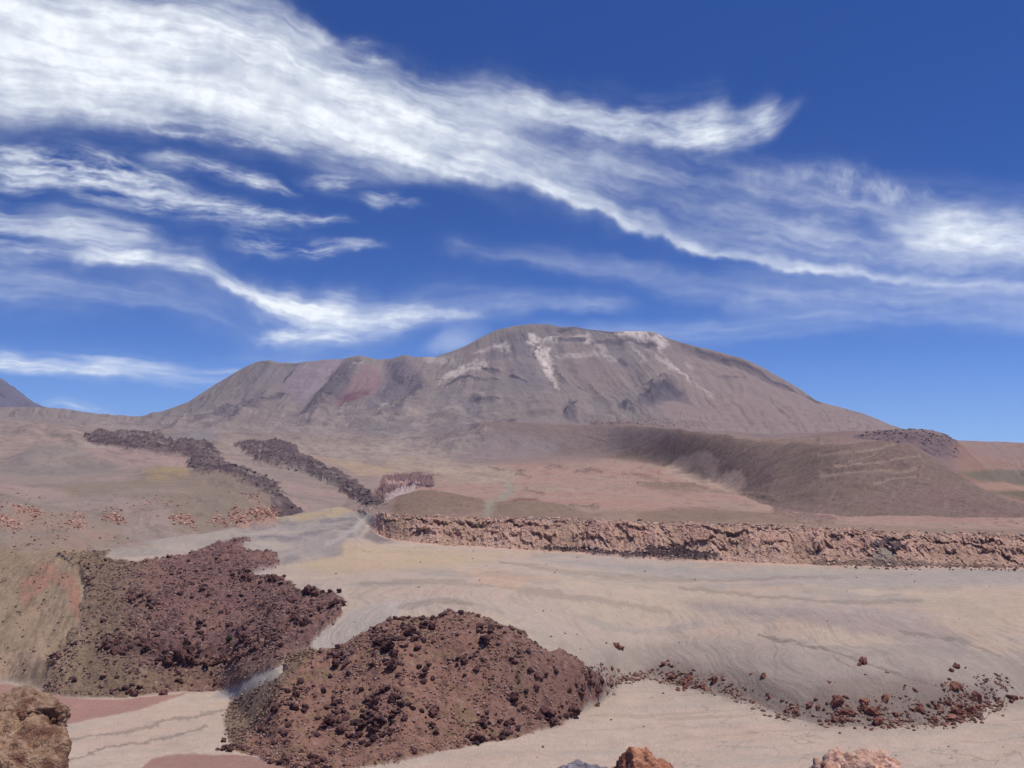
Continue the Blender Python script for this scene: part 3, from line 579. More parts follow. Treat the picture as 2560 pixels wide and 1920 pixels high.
# rubble hills
rb = np.array(rub)
brown = n01f(fbm(wx/16, wy/16, 4, .6, 66), -.3, .4)
paint(hillL, (138,104,93)); paint(hillL*n01f(fbm(wx/30, wy/30, 3, .5, 67), -.1, .35), (120,90,87), .8); paint(hillC, (152,114,97)); paint(hillS, (132,112,92), .9)
paint(hillL*sstep(V, 1640, 1690)*n01f(nA, -.3, .2), (142,118,94), .7); paint(hillL*(1-sstep(U, 250, 420)), (134,116,92), .8)
paint(hillC*n01f(fbm(wx/13, wy/13, 4, .6, 68), .0, .5), (136,118,84), .6); paint(hillC*sstep(U, 1150, 1350), (130,102,94), .5)
paint(np.clip(hillL+hillC, 0, 1)*n01f(fbm(wx/4, wy/4, 3, .7, 69), .15, .5), (104,78,72), .7); paint(np.clip(hillL+hillC, 0, 1)*n01f(fbm(wx/3+40, wy/3, 3, .7, 70), .3, .6), (172,146,134), .6)
fb_ = (FR > 5.0)[None, :]*(1-sstep(FRG, 5.1, 6.3+nA*.3))*sstep(U, 1570, 1680)*(1-sstep(U, 2440, 2500)); paint(fb_, (140,125,113), .9); paint(bankR, (132,116,104), .6); paint(fb_*n01f(fbm(wx/4+nA, wy/30, 4, .6, 306), .0, .4), (152,137,124), .5);  # grey-brown bank soil, darkened towards the foot as painted slope shading
paint(np.clip(crag, 0, 1)*.5, (96,70,66))
# cliff
clm = segw(8.97, 10.06, .03)*sstep(U, 925, 950)
ccol = n01f(fbm(wx/30, clf*3, 4, .55, 71), -.3, .3)
paint(clm, (204,164,142)); paint(clm*ccol, (188,146,128), .7); paint(clm*(br > .6), (218,178,152), .6); paint(clm*(cr > .8), (168,124,112), .6); paint(clm*n01f(-FRG+9.42+.25*gul, -.1, .15), (206,172,148), .7)
paint(clm*n01f(gul, -.5, 0)*0+clm*(1-butt)*.8, (190,156,130)); paint(segw(9.85, 10.08, .05)*sstep(U, 925, 950)*n01f(fbm(wx/14, wy*0, 3, .6, 72), -.1, .3), (196,166,146), .8)
paint(area([(2175,1350),(2220,1342),(2255,1348),(2258,1368),(2200,1372),(2170,1360)], (8, 11), 3), (88,76,80), .9); paint(area([(2185,1372),(2235,1372),(2240,1412),(2180,1412)], (8, 11), 4), (150,140,126), .8)
paint(area([(1810,1378),(1870,1372),(1890,1395),(1820,1402)], (8, 10), 5), (206,170,148), .7)
paint(dk, (92,76,76), .95); paint(area([(1960,1405),(2080,1398),(2560,1412),(2560,1420),(2000,1412)], (8, 10), 2), (108,92,82), .7)
# plateau behind the cliff: pink plain with olive hills
pp = segw(10.06, 13.2, .1)*sstep(U, 900, 1000)
paint(pp, (164,136,120)); paint(pp*n01f(fbm(wx/200, wy/120, 4, .55, 73), -.1, .4), (168,130,114), .7); paint(pp*n01f(fbm(wx/110+7, wy/60, 4, .55, 74), .15, .5), (156,140,118), .6)
paint(segw(10.06, 11.2, .15)*sstep(U, 960, 1000), (150,127,108), .85)
olive = area([(975,1290),(1000,1262),(1050,1246),(1110,1240),(1160,1250),(1200,1268),(1215,1290)], (10, 13), 6); paint(olive, (136,112,96), .95)
paint(area([(1215,1292),(1260,1262),(1300,1250),(1360,1262),(1430,1280),(1480,1300),(1220,1300)], (10, 13), 6), (136,114,96), .95); paint(stroke([(1262,1260),(1300,1248),(1350,1258)], 7, (10, 13)), (126,90,78), .8)
paint(area([(1590,1296),(1680,1270),(1760,1268),(1850,1280),(1980,1292),(2050,1310),(1600,1305)], (10, 13), 8, 1.6), (132,110,92), .8)
paint(stroke([(1220,1285),(1250,1250),(1280,1222),(1240,1190)], (16, 9), (10, 14)), (148,144,126), .7)
paint(area([(950,1160),(1050,1150),(1180,1150),(1280,1170),(1300,1200),(1200,1210),(1100,1190),(960,1180)], (11, 14), 10, 1.5), (170,150,128), .8)
for P, w in [([(1370,1172),(1395,1168),(1415,1173)], 5),([(1445,1180),(1475,1176),(1505,1180)], 5),([(1560,1186),(1600,1190),(1650,1204)], 5),([(1432,1275),(1465,1270),(1495,1268)], 4),([(1310,1226),(1340,1230),(1360,1238)], 3),([(1680,1212),(1760,1222),(1830,1232),(1940,1248)], 5),([(1600,1210),(1640,1216),(1690,1222)], 6),([(1940,1284),(2000,1292),(2080,1302)], 6),([(1230,1170),(1290,1180),(1330,1195)], 3),([(1640,1180),(1680,1190)], 3),([(870,1290),(940,1275)], 2)]:
    paint(stroke(P, w*1.1, (10, 14), 1.8)*n01f(nC, -.5, .1), (110,90,84), .75); HZ += stroke(P, w*1.3, (10, 14), 1.8)*2.5
paint(area([(1600,1208),(1700,1210),(1760,1230),(1700,1236),(1620,1225)], (11, 14), 5), (138,116,98), .7)
# right dark ridge
rg = segw(12.97, 14.02, .03)*sstep(U, 1060, 1240)
paint(rg, (128,107,96)); paint(rg*n01f(fbm((wx+(wy-2000)*.55)/60, wy/300, 4, .6, 75), -.05, .4), (124,107,90), .6); paint(rg*n01f(fbm(wx/90, wy/90, 4, .6, 76), .1, .4), (132,104,98), .6); paint(rg*n01f(fbm(wx/5, wy/9, 3, .65, 176), .05, .5), (98,84,70), .6); paint(rg*n01f(fbm((wx-(wy-1600)*.5)/9+4, wy/60, 3, .65, 177), .2, .5), (146,124,110), .4)
paint(area([(1200,1045),(1500,1062),(1700,1085),(1640,1110),(1560,1120),(1500,1150),(1150,1165),(1060,1120)], (12, 15), 18), (132,115,108), .9)
paint(area([(1060,1110),(1180,1070),(1300,1085),(1400,1100),(1380,1140),(1150,1150)], (12, 15), 14), (142,128,124), .7)
paint(area([(1650,1190),(1700,1140),(1760,1125),(1800,1150),(1795,1185),(1850,1175),(1865,1200),(1850,1235),(1790,1225),(1700,1200)], (12, 15), 7, 1.5), (170,146,128), .9); paint(area([(1690,1180),(1740,1160),(1780,1190),(1760,1205)], (12, 15), 7), (124,108,96), .7)
for P, w in [([(2060,1105),(2200,1096),(2300,1110)], 3),([(2050,1132),(2150,1125),(2240,1110)], 3),([(2090,1158),(2180,1152),(2300,1140)], 3),([(2060,1180),(2160,1178),(2290,1172)], 4),([(2180,1210),(2220,1196),(2290,1190)], 3),([(1840,1090),(1950,1096),(2040,1096)], 4),([(2120,1150),(2200,1128)], 2)]:
    paint(stroke(P, w*1.35, (12, 15), 1.3)*n01f(nC, -.7, .0), (152,130,114), .8); HZ += stroke(P, w*2.5, (12, 15), .8)*(-2)
paint(area([(1820,1086),(2100,1085),(2180,1100),(2060,1110),(1900,1105)], (12, 15), 6, 1.3), (146,124,108), .75)
# stuff beyond the ridge
fo = segw(14.02, 16.0, .1)*sstep(U, 1220, 1300)
paint(fo, (138,120,114)); paint(fo*n01f(fbm(wx/70, wy/160, 4, .6, 178), -.1, .4), (150,128,118), .7); paint(lv3, (136,112,106), .95); paint(lv3*n01f(fbm(wx/14, wy/60, 3, .65, 179), -.1, .3), (92,76,78), .85)
rh = area([(2120,1092),(2200,1078),(2300,1076),(2400,1100),(2440,1140),(2400,1150),(2330,1140),(2260,1110)], (14, 16), 5); paint(rh, (122,102,100), .95); paint(rh*n01f(fbm(wx/22, wy/45, 4, .65, 181), -.05, .35), (92,76,80), .8); paint(segw(13.95,16.5,.2)*sstep(U, 1980, 2060)*(1-rh)*(1-sstep(U,2380,2420)), (136,112,104), .8)
rp = segw(14.0, 22, .1)*sstep(U, 2360, 2420)
paint(rp, (152,122,106)); paint(rp*n01f(fbm(wx/900, wy/300, 4, .55, 77), .0, .4), (150,112,90), .8)
paint(area([(2400,1180),(2500,1175),(2700,1195),(2700,1215),(2500,1205),(2420,1195)], (14, 20), 5), (112,106,88), .8); paint(area([(2480,1228),(2560,1228),(2700,1240),(2560,1250)], (13, 20), 5), (104,98,80), .8); paint(area([(2430,1205),(2700,1215),(2700,1232),(2440,1222)], (14, 20), 4), (172,140,118), .6)
# left hills
lh = segw(10.0, 15.0, .15)*(1-sstep(U, 900, 1000))
paint(lh, (150,132,120)); paint(lh*n01f(fbm(wx/260, wy/160, 4, .55, 78), -.1, .35), (158,134,122), .8); paint(lh*n01f(fbm(wx/150, wy/90, 4, .55, 79), .1, .45), (134,122,108), .75)
paint(area([(0,1150),(120,1140),(280,1148),(380,1168),(250,1185),(0,1190)], (11, 14), 9), (132,124,116), .6)
paint(area([(240,1118),(330,1128),(400,1128),(470,1150),(470,1185),(380,1180),(300,1170),(200,1150),(240,1130)], (11, 14), 9), (164,136,124), .8)
paint(area([(120,1215),(300,1200),(450,1180),(640,1212),(680,1235),(678,1250),(400,1225),(180,1240)], (10, 14), 9), (136,120,102), .8); paint(area([(360,1186),(480,1184),(470,1198),(380,1200)], (10, 14), 7), (158,136,98), .7)
paint(area([(420,1232),(680,1240),(684,1275),(690,1305),(640,1312),(500,1335),(430,1330)], (9, 13), 7), (138,122,106), .9)
redw = area([(0,1255),(150,1270),(260,1300),(330,1340),(380,1362),(250,1372),(150,1385),(0,1400)], (8, 13), 12); paint(redw, (150,126,110), .8)
paint(lw*(1-sstep(U, 380, 430))*n01f(fbm((wx-wy*.4)/20, wy/120, 4, .6, 80), .05, .4), (140,128,114), .7)
paint(lw*lrock*n01f(nC, -.2, .2)*sstep(U, 20, 60)*(1-sstep(V, 1320, 1340)), (158,126,110), .5)
for P in [[(445,1298),(460,1302),(478,1306)],[(590,1310),(620,1312),(650,1316),(685,1300)],[(50,1272),(85,1274)],[(270,1282),(300,1286)],[(185,1277),(205,1279)],[(590,1286),(605,1290)],[(640,1286),(680,1292)],[(540,1296),(548,1305)],[(180,1295),(200,1300)],[(0,1290),(30,1310)]]:
    m = stroke(P, 13, (8, 13), 2.0); paint(m, (164,128,112), .8); HZ += m*np.abs(fbm(wx/12, wy/30, 3, .6, 81))*5
# near left spur
paint(spur, (150,128,104), .95); paint(spur*n01f(fbm(wx/20, wy/40, 4, .6, 307), .05, .4), (164,136,114), .6); paint(area([(50,1450),(90,1425),(105,1405),(140,1425),(180,1440),(202,1470),(200,1540),(185,1550),(170,1480),(130,1450),(60,1515)], (5, 10), 4), (164,122,102), .9)
paint(spur*n01f(fbm(wx/14, wy/14, 3, .6, 82), .0, .4), (134,116,92), .5); paint(area([(-200,1620),(0,1640),(80,1620),(110,1600),(120,1640),(60,1680),(0,1702),(-200,1702)], (4, 8), 6), (166,140,116), .8)
paint(area([(-300,1340),(0,1360),(60,1400),(120,1440),(60,1450),(0,1420),(-300,1400)], (8, 11), 10), (140,120,96), .7)
# broken ground between the volcano's foot and the plain: fans, old flow fronts, dark scarps
ft = (sstep(FR, 11.5, 13)*(1-sstep(FR, 17.2, 18.5)))[None, :]*(1-sstep(U, 1180, 1320))
fq = fbm((wx+wy*.35)/120, wy/260+nA, 5, .6, 188); fq2 = fbm((wx+wy*.5)/40, wy/150, 4, .6, 189)
FOOT = ft
# volcano
vo = (sstep(FR, 14.0, 16.8))[None, :]*(1-sstep(U, 2330, 2400))
paint(vo, (138,125,117)); paint(vo*n01f(fbm(gcoord/90, V/160, 4, .55, 83), -.1, .35), (126,115,111), .8); paint(vo*n01f(fbm(gcoord/50+3, V/140, 4, .55, 84), .1, .45), (148,130,122), .7)
paint(vo*n01f(fbm(gcoord/9+nA, V/220, 4, .6, 184), .05, .5), (152,138,130), .35); paint(vo*n01f(fbm(gcoord/6+nA+9, V/180, 4, .6, 185), .1, .5), (106,96,100), .35)
paint(segw(15, 17, .6)*(1-sstep(U, 1200, 1300))*n01f(nA, -.4, .3), (150,136,128), .7)
paint(vo*sstep(U, 1500, 1800), (152,130,121), .6)
paint(area([(560,1110),(700,1100),(900,1110),(1200,1110),(1100,1160),(900,1170),(760,1140),(620,1130)], (11, 17), 16), (160,144,128), .7)
paint(area([(740,1140),(850,1150),(1000,1160),(960,1190),(900,1190),(840,1160),(770,1150)], (11, 15), 10), (178,150,118), .7)
paint(area([(380,1095),(440,1080),(560,1075),(540,1100),(450,1108)], (12, 17), 8), (136,130,128), .8)
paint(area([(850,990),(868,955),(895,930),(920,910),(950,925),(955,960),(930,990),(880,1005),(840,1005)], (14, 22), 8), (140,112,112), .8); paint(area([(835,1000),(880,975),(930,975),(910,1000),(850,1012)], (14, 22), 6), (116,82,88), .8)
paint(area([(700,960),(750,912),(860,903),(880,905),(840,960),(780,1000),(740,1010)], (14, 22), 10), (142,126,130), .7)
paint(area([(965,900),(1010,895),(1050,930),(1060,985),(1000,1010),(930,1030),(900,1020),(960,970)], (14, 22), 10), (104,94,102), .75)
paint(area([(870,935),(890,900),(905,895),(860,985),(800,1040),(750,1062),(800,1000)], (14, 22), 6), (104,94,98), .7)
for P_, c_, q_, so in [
  ([(895,895),(862,900),(820,950),(770,1005),(720,1048),(690,1075),(730,1075),(780,1045),(830,1000),(845,975),(870,935)], (98,88,92), .75, 6),  # dark left side of the crater ridge, its shade painted as a strip
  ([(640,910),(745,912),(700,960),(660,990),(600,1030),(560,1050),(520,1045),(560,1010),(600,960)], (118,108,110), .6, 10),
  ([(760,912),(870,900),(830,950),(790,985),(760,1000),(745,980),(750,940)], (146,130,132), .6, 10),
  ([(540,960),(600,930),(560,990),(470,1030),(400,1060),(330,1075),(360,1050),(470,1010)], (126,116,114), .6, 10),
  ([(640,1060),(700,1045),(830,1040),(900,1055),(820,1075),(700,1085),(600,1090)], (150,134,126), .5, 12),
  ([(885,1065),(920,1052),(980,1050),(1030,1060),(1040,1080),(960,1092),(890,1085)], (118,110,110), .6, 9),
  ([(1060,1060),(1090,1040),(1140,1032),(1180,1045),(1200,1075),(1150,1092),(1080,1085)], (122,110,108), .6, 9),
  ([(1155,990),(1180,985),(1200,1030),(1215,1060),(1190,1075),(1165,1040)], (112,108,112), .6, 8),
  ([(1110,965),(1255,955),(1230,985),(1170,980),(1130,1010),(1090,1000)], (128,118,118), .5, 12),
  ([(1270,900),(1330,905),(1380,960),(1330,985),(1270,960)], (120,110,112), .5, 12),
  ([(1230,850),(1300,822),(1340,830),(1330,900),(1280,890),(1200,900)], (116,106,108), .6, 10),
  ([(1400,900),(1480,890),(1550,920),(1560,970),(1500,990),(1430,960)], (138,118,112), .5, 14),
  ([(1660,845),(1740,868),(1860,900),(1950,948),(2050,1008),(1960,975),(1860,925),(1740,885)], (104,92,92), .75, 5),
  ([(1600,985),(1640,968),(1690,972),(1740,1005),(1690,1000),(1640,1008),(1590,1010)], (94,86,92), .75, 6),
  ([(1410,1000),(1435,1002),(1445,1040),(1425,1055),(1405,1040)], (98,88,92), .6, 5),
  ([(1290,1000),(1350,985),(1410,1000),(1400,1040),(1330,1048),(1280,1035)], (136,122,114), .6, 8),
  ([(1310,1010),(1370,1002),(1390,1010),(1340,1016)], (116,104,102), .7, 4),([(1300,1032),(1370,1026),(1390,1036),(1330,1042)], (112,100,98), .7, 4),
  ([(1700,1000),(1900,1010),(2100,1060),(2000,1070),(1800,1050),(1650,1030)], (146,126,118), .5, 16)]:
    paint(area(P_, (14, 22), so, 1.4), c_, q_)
for P, w, q in [([(1215,905),(1160,920),(1120,945),(1095,960)], (10, 4), .8),([(1070,898),(1130,905)], 9, .5),([(1250,862),(1270,870)], 8, .7),([(1190,880),(1260,855)], 7, .4),([(1215,868),(1200,880)], 4, .5),
                ([(1335,848),(1350,870),(1365,900),(1372,912)], (13, 10), .95),([(1372,870),(1368,905)], 9, .8),([(1370,910),(1388,945),(1395,965)], (7, 3), .7),([(1340,845),(1420,848),(1465,842),(1470,850)], 8, .7),
                ([(1545,834),(1580,832),(1620,835),(1645,845),(1655,858)], (8, 12), 1.0),([(1470,842),(1490,862),(1510,880)], 6, .4),([(1400,890),(1460,882),(1500,888),(1540,900)], 6, .5),([(1590,850),(1640,858)], 5, .5),
                ([(1640,860),(1665,900),(1720,945)], 3, .6),([(1560,850),(1600,880),(1612,900)], 3, .5),([(1720,900),(1730,915)], 6, .4),([(1620,870),(1700,930),(1780,990)], 4, .4),([(745,1048),(800,1040)], 3, .2),([(855,1018),(862,1008)], 4, .6),([(955,1018),(965,1005)], 5, .7),([(880,930),(905,900)], 4, .4)]:
    ww = w if isinstance(w, tuple) else (w, w)
    paint(stroke(P, (ww[0]*1.25, ww[1]*1.5), (14, 22), 1.5)*n01f(nC*.7+nB*.5+fbm(gcoord/7, V/60, 3, .6, 88)*.6, -.55, .2), (212,195,180), q*(.9 if (P[0][1] > 836 and P[0][0] > 1300 and P[0][0] < 1380) or P[0][0] == 1545 else .72))
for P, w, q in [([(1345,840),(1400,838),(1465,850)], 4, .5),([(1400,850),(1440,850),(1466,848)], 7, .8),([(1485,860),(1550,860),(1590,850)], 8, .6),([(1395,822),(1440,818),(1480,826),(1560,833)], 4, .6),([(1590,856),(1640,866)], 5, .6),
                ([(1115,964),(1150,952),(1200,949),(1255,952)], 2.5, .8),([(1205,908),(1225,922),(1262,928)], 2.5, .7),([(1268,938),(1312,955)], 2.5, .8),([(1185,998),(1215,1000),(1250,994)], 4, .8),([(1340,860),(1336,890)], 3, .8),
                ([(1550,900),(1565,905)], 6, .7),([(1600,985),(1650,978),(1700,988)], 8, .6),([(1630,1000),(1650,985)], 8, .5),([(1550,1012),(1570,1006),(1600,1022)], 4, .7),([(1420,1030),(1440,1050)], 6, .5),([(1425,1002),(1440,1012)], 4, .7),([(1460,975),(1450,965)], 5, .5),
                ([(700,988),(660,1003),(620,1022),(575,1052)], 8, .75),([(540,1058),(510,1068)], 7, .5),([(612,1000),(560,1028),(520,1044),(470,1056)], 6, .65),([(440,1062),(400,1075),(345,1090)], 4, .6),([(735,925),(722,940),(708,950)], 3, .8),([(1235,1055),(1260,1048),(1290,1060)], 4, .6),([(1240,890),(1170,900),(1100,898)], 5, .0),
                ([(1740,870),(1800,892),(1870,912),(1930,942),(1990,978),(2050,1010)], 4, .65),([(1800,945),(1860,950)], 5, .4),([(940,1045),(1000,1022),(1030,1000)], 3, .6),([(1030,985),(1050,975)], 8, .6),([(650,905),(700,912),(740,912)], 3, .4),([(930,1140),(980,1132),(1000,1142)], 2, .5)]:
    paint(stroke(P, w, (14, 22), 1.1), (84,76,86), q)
paint(FOOT*n01f(fq, .0, .4), (132,118,112), .6); paint(FOOT*n01f(-fq, .05, .45), (164,148,134), .5); paint(FOOT*n01f(fq2, .2, .5), (118,106,104), .5)
paint(pp*n01f(fbm(wx/45, wy/60, 4, .65, 190), .15, .5), (140,112,100), .5); paint(pp*n01f(fbm(wx/12, wy/20, 3, .65, 191), .25, .5), (134,110,98), .45)
paint(lh*n01f(fbm(wx/60, wy/70, 4, .65, 192), .1, .45), (132,116,104), .45); paint(lh*n01f(fbm(wx/14, wy/22, 3, .65, 193), .25, .5), (122,106,94), .4)
paint(np.clip(olive, 0, 1)*n01f(fbm(wx/5, wy/8, 3, .65, 194), .0, .5), (106,92,74), .5)
# lava flows
paint(lav, (100,82,85), .95); paint(lav*n01f(fbm(wx/90+4, wy/120, 4, .65, 311), .02, .3), (136,120,114), .5); paint(lav*n01f(fbm(wx/30, wy/40, 4, .6, 85), .0, .4), (84,66,74), .8); paint(lav*n01f(fbm(wx/22+9, wy/30, 3, .6, 86), .25, .5), (140,128,120), .85); paint(lav*n01f(fbm(wx/60+9, wy/90, 3, .6, 187), .1, .4), (126,110,104), .7)
paint(chan, (150,136,128), .9)
paint(rav, (118,92,92), .9); paint(stroke([(965,1204),(1010,1206),(1060,1208)], 3, (9, 14)), (182,150,138), .8); paint(area([(960,1240),(1010,1215),(1045,1212),(1040,1228),(1000,1250),(960,1262)], (9, 14), 3), (176,156,148), .9); paint(stroke([(1020,1208),(1055,1212),(1080,1210)], 4, (9, 14)), (80,66,76), .9)
# overall mottling of the bare ground (mineral colour)
mott = 1 + .05*nA + .06*nB + .07*nC*np.clip(rub*1.5+cl+.5, 0, 1.6) + .03*nD
CO *= mott[..., None]
veg = sstep(perlin(wx/2.3, wy/2.3, 90), .25, .55)*sstep(fbm(wx/300, wy/300, 3, .5, 91), -.5, .1)
paint(veg*(rg+olive+spur*.3+segw(10.05, 11.1, .1)*sstep(U, 1900, 2000)+segw(10.2, 12, .2)*(1-sstep(U, 680, 700))*.4), (100,88,70), .4)
CO = np.clip(CO, .01, .85)

# ---------------------------------------------------------------- build ground objects
co = np.stack([GS*GY2, GY2, GZ+HZ+CZ], -1)
NOI = np.ones(U.shape, np.float32)
cols = {'Col': ('FLOAT_COLOR', CO)}
def ground_mat(name, scale, bump, dist, contrast=.10, speck=0.0, rough=.95):
    m = bpy.data.materials.new(name); m.use_nodes = True; h = G(m.node_tree)
    b = m.node_tree.nodes['Principled BSDF']; b.inputs['Roughness'].default_value = rough
    if 'Specular IOR Level' in b.inputs: b.inputs['Specular IOR Level'].default_value = .12
    geo = h.n('ShaderNodeNewGeometry'); P = geo.outputs['Position']
    at = h.n('ShaderNodeAttribute', attribute_name='Col')
    n1 = h.noise(P, scale, 8.0, .68); n2 = h.noise(P, scale*.17, 5.0, .6)
    k = h.add(h.add(1.0, h.mul(h.sub(n1, .5), contrast*4)), h.mul(h.sub(n2, .5), contrast*1.6))
    if speck:
        vo_ = h.n('ShaderNodeTexVoronoi'); h.put(vo_.inputs['Vector'], P); vo_.inputs['Scale'].default_value = scale*2.2
        k = h.mul(k, h.sub(1.0, h.mul(h.sstep(vo_.outputs['Distance'], .12, .3, 1.0, 0.0), speck)))
    vm = h.n('ShaderNodeVectorMath', operation='SCALE'); h.put(vm.inputs[0], at.outputs['Color']); h.put(vm.inputs[3], k)
    h.put(b.inputs['Base Color'], vm.outputs[0])
    bp = h.n('ShaderNodeBump'); bp.inputs['Strength'].default_value = bump; bp.inputs['Distance'].default_value = dist
    h.put(bp.inputs['Height'], n1); h.put(b.inputs['Normal'], bp.outputs[0])
    return m
M_FLOOR = ground_mat('ash_floor', 1.3, .7, 1.0, .17, .2); M_RUB = ground_mat('rubble_soil', .7, .9, 1.6, .16, .3); M_CLIFF = ground_mat('pink_tuff', .35, 1.0, 3.0, .14, .2)
M_PLAIN = ground_mat('plateau_soil', .12, .6, 3.5, .08, .2); M_VOLC = ground_mat('volcano_scree', .03, .7, 16.0, .10); M_LAVA = ground_mat('lava_rock', .1, 1.0, 8.0, .2)
M_RIM = ground_mat('rim_rock', 2.0, .8, .3, .15)
REG = np.full(U.shape, 0, int)
seg2 = SEG[None, :]*np.ones((NC, 1), int)
REG[seg2 >= 4] = 1
REG[(rub > .5) & (seg2 >= 4) & (seg2 <= 8)] = 2
REG[(seg2 == 9)] = 3
REG[(seg2 == 9) & (U < 940)] = 5
REG[(seg2 >= 10) & (seg2 < 13)] = 4; REG[(seg2 >= 10) & (seg2 < 14) & (U < 960)] = 5
REG[(seg2 == 13) & (U >= 960)] = 6
REG[(seg2 >= 14)] = 7
REG[(seg2 >= 14) & (U > 2360)] = 9
REG[(lav > .5) & (seg2 >= 9) & (seg2 < 17)] = 8
names = {0: ('canyon_rim', M_RIM), 1: ('valley_floor', M_FLOOR), 2: ('rubble_hills', M_RUB), 3: ('canyon_cliff', M_CLIFF), 4: ('plateau', M_PLAIN), 5: ('left_hills', M_PLAIN), 6: ('dark_ridge', M_PLAIN), 7: ('volcano', M_VOLC), 8: ('lava_flow', M_LAVA), 9: ('distant_plain', M_VOLC)}
for k, (nm, mt) in names.items():
    if not (REG == k).any(): continue
    ob = grid_mesh(nm, co, REG == k, cols, smooth=(k not in (3,)))
    ob.data.materials.append(mt); tag(ob, kind='structure')
# far peak past the left saddle
pa = np.linspace(0, 2*np.pi, 220)[:, None]*np.ones((1, 120)); pr = np.linspace(0, 1, 120)[None, :]*np.ones((220, 1))
ps, pt = px2st(-150, 855); PD = 9800.0
pz = pt*PD*(1-pr) + (pt*PD-1150)*pr + fbm(np.cos(pa)*pr*9+20, np.sin(pa)*pr*9, 5, .55, 95)*60 + fbm(np.cos(pa)*7+5, np.sin(pa)*7, 3, .5, 96)*70*np.clip(pr*3, 0, 1)
pco = np.stack([ps*PD+np.cos(pa)*pr*1650, PD+np.sin(pa)*pr*1650, pz+CZ], -1)
pk = grid_mesh('distant_peak', pco[:, ::-1], None, {'Col': ('FLOAT_COLOR', (C(112,104,118)*(1+.25*fbm(np.cos(pa)*12+pr*2, np.sin(pa)*12, 4, .6, 97))[..., None]).astype(np.float32)[:, ::-1])})
pk.data.materials.append(M_VOLC); tag(pk, kind='structure')

# ================================================================ ROCKS
GHZ = GZ+HZ
V2 = st2px(0, GHZ/GY2)[1]
rS, rE = R0[3], R0[18]
def ground_at(X, Y):
    """first ground point the sight line through photo point (X, Y) meets"""
    s, t = px2st(X, Y); c = int(np.clip(np.searchsorted(sc, float(s)), 1, NC-1))
    tt = (GHZ[c, rS:rE]/GY2[c, rS:rE]); k = np.argmax(tt >= float(t))
    if tt[k] < float(t): k = rE-rS-1
    r = rS+k
    return Vector((float(s)*GY2[c, r], GY2[c, r], GHZ[c, r]+CZ)), c, r
def ico(n):
    bm = bmesh.new(); bmesh.ops.create_icosphere(bm, subdivisions=n, radius=1.0)
    v = np.array([x.co[:] for x in bm.verts]); f = np.array([[q.index for q in p.verts] for p in bm.faces]); bm.free(); return v, f
from mathutils import noise as MN
def n3(v, scale, octs=3, off=0.0):
    o = Vector((off, off*1.7, -off))
    return np.array([MN.fractal(Vector(p)*scale+o, 1.0, 2.0, octs) for p in v])
def rock_verts(v, rs, planes=11, lo=.55, hi=.9, rough=.12, spiky=0.0, fine=0.0):
    p = v.copy()
    for _ in range(planes):
        n = rs.normal(size=3); n /= np.linalg.norm(n); d = rs.uniform(lo, hi)
        q = p @ n; p -= np.where(q > d, q-d, 0)[:, None]*n*.94
    off = rs.uniform(0, 50)
    k = 1+rough*n3(p, 2.2, 3, off)+fine*n3(p, 9, 2, off)
    if spiky: k += spiky*np.abs(n3(p, 3.6, 3, off+9))
    return p*k[:, None]
def tri_mesh(name, v, f, mat=None, smooth=False, col=None):
    me = bpy.data.meshes.new(name); f = np.asarray(f, np.int32)
    me.vertices.add(len(v)); me.vertices.foreach_set('co', np.asarray(v, np.float32).ravel())
    me.loops.add(f.size); me.loops.foreach_set('vertex_index', f.ravel())
    me.polygons.add(len(f)); me.polygons.foreach_set('loop_start', np.arange(0, f.size, 3, dtype=np.int32))
    me.polygons.foreach_set('use_smooth', np.full(len(f), smooth, bool)); me.update(calc_edges=True)
    if col is not None:
        at = me.attributes.new('Col', 'FLOAT_COLOR', 'POINT'); c4 = np.ones((len(v), 4), np.float32); c4[:, :3] = col; at.data.foreach_set('color', c4.ravel())
    if mat: me.materials.append(mat)
    return me
def add_obj(name, me, loc=(0, 0, 0), parent=None):
    o = bpy.data.objects.new(name, me); COL.objects.link(o); o.location = loc
    if parent: o.parent = parent
    return o
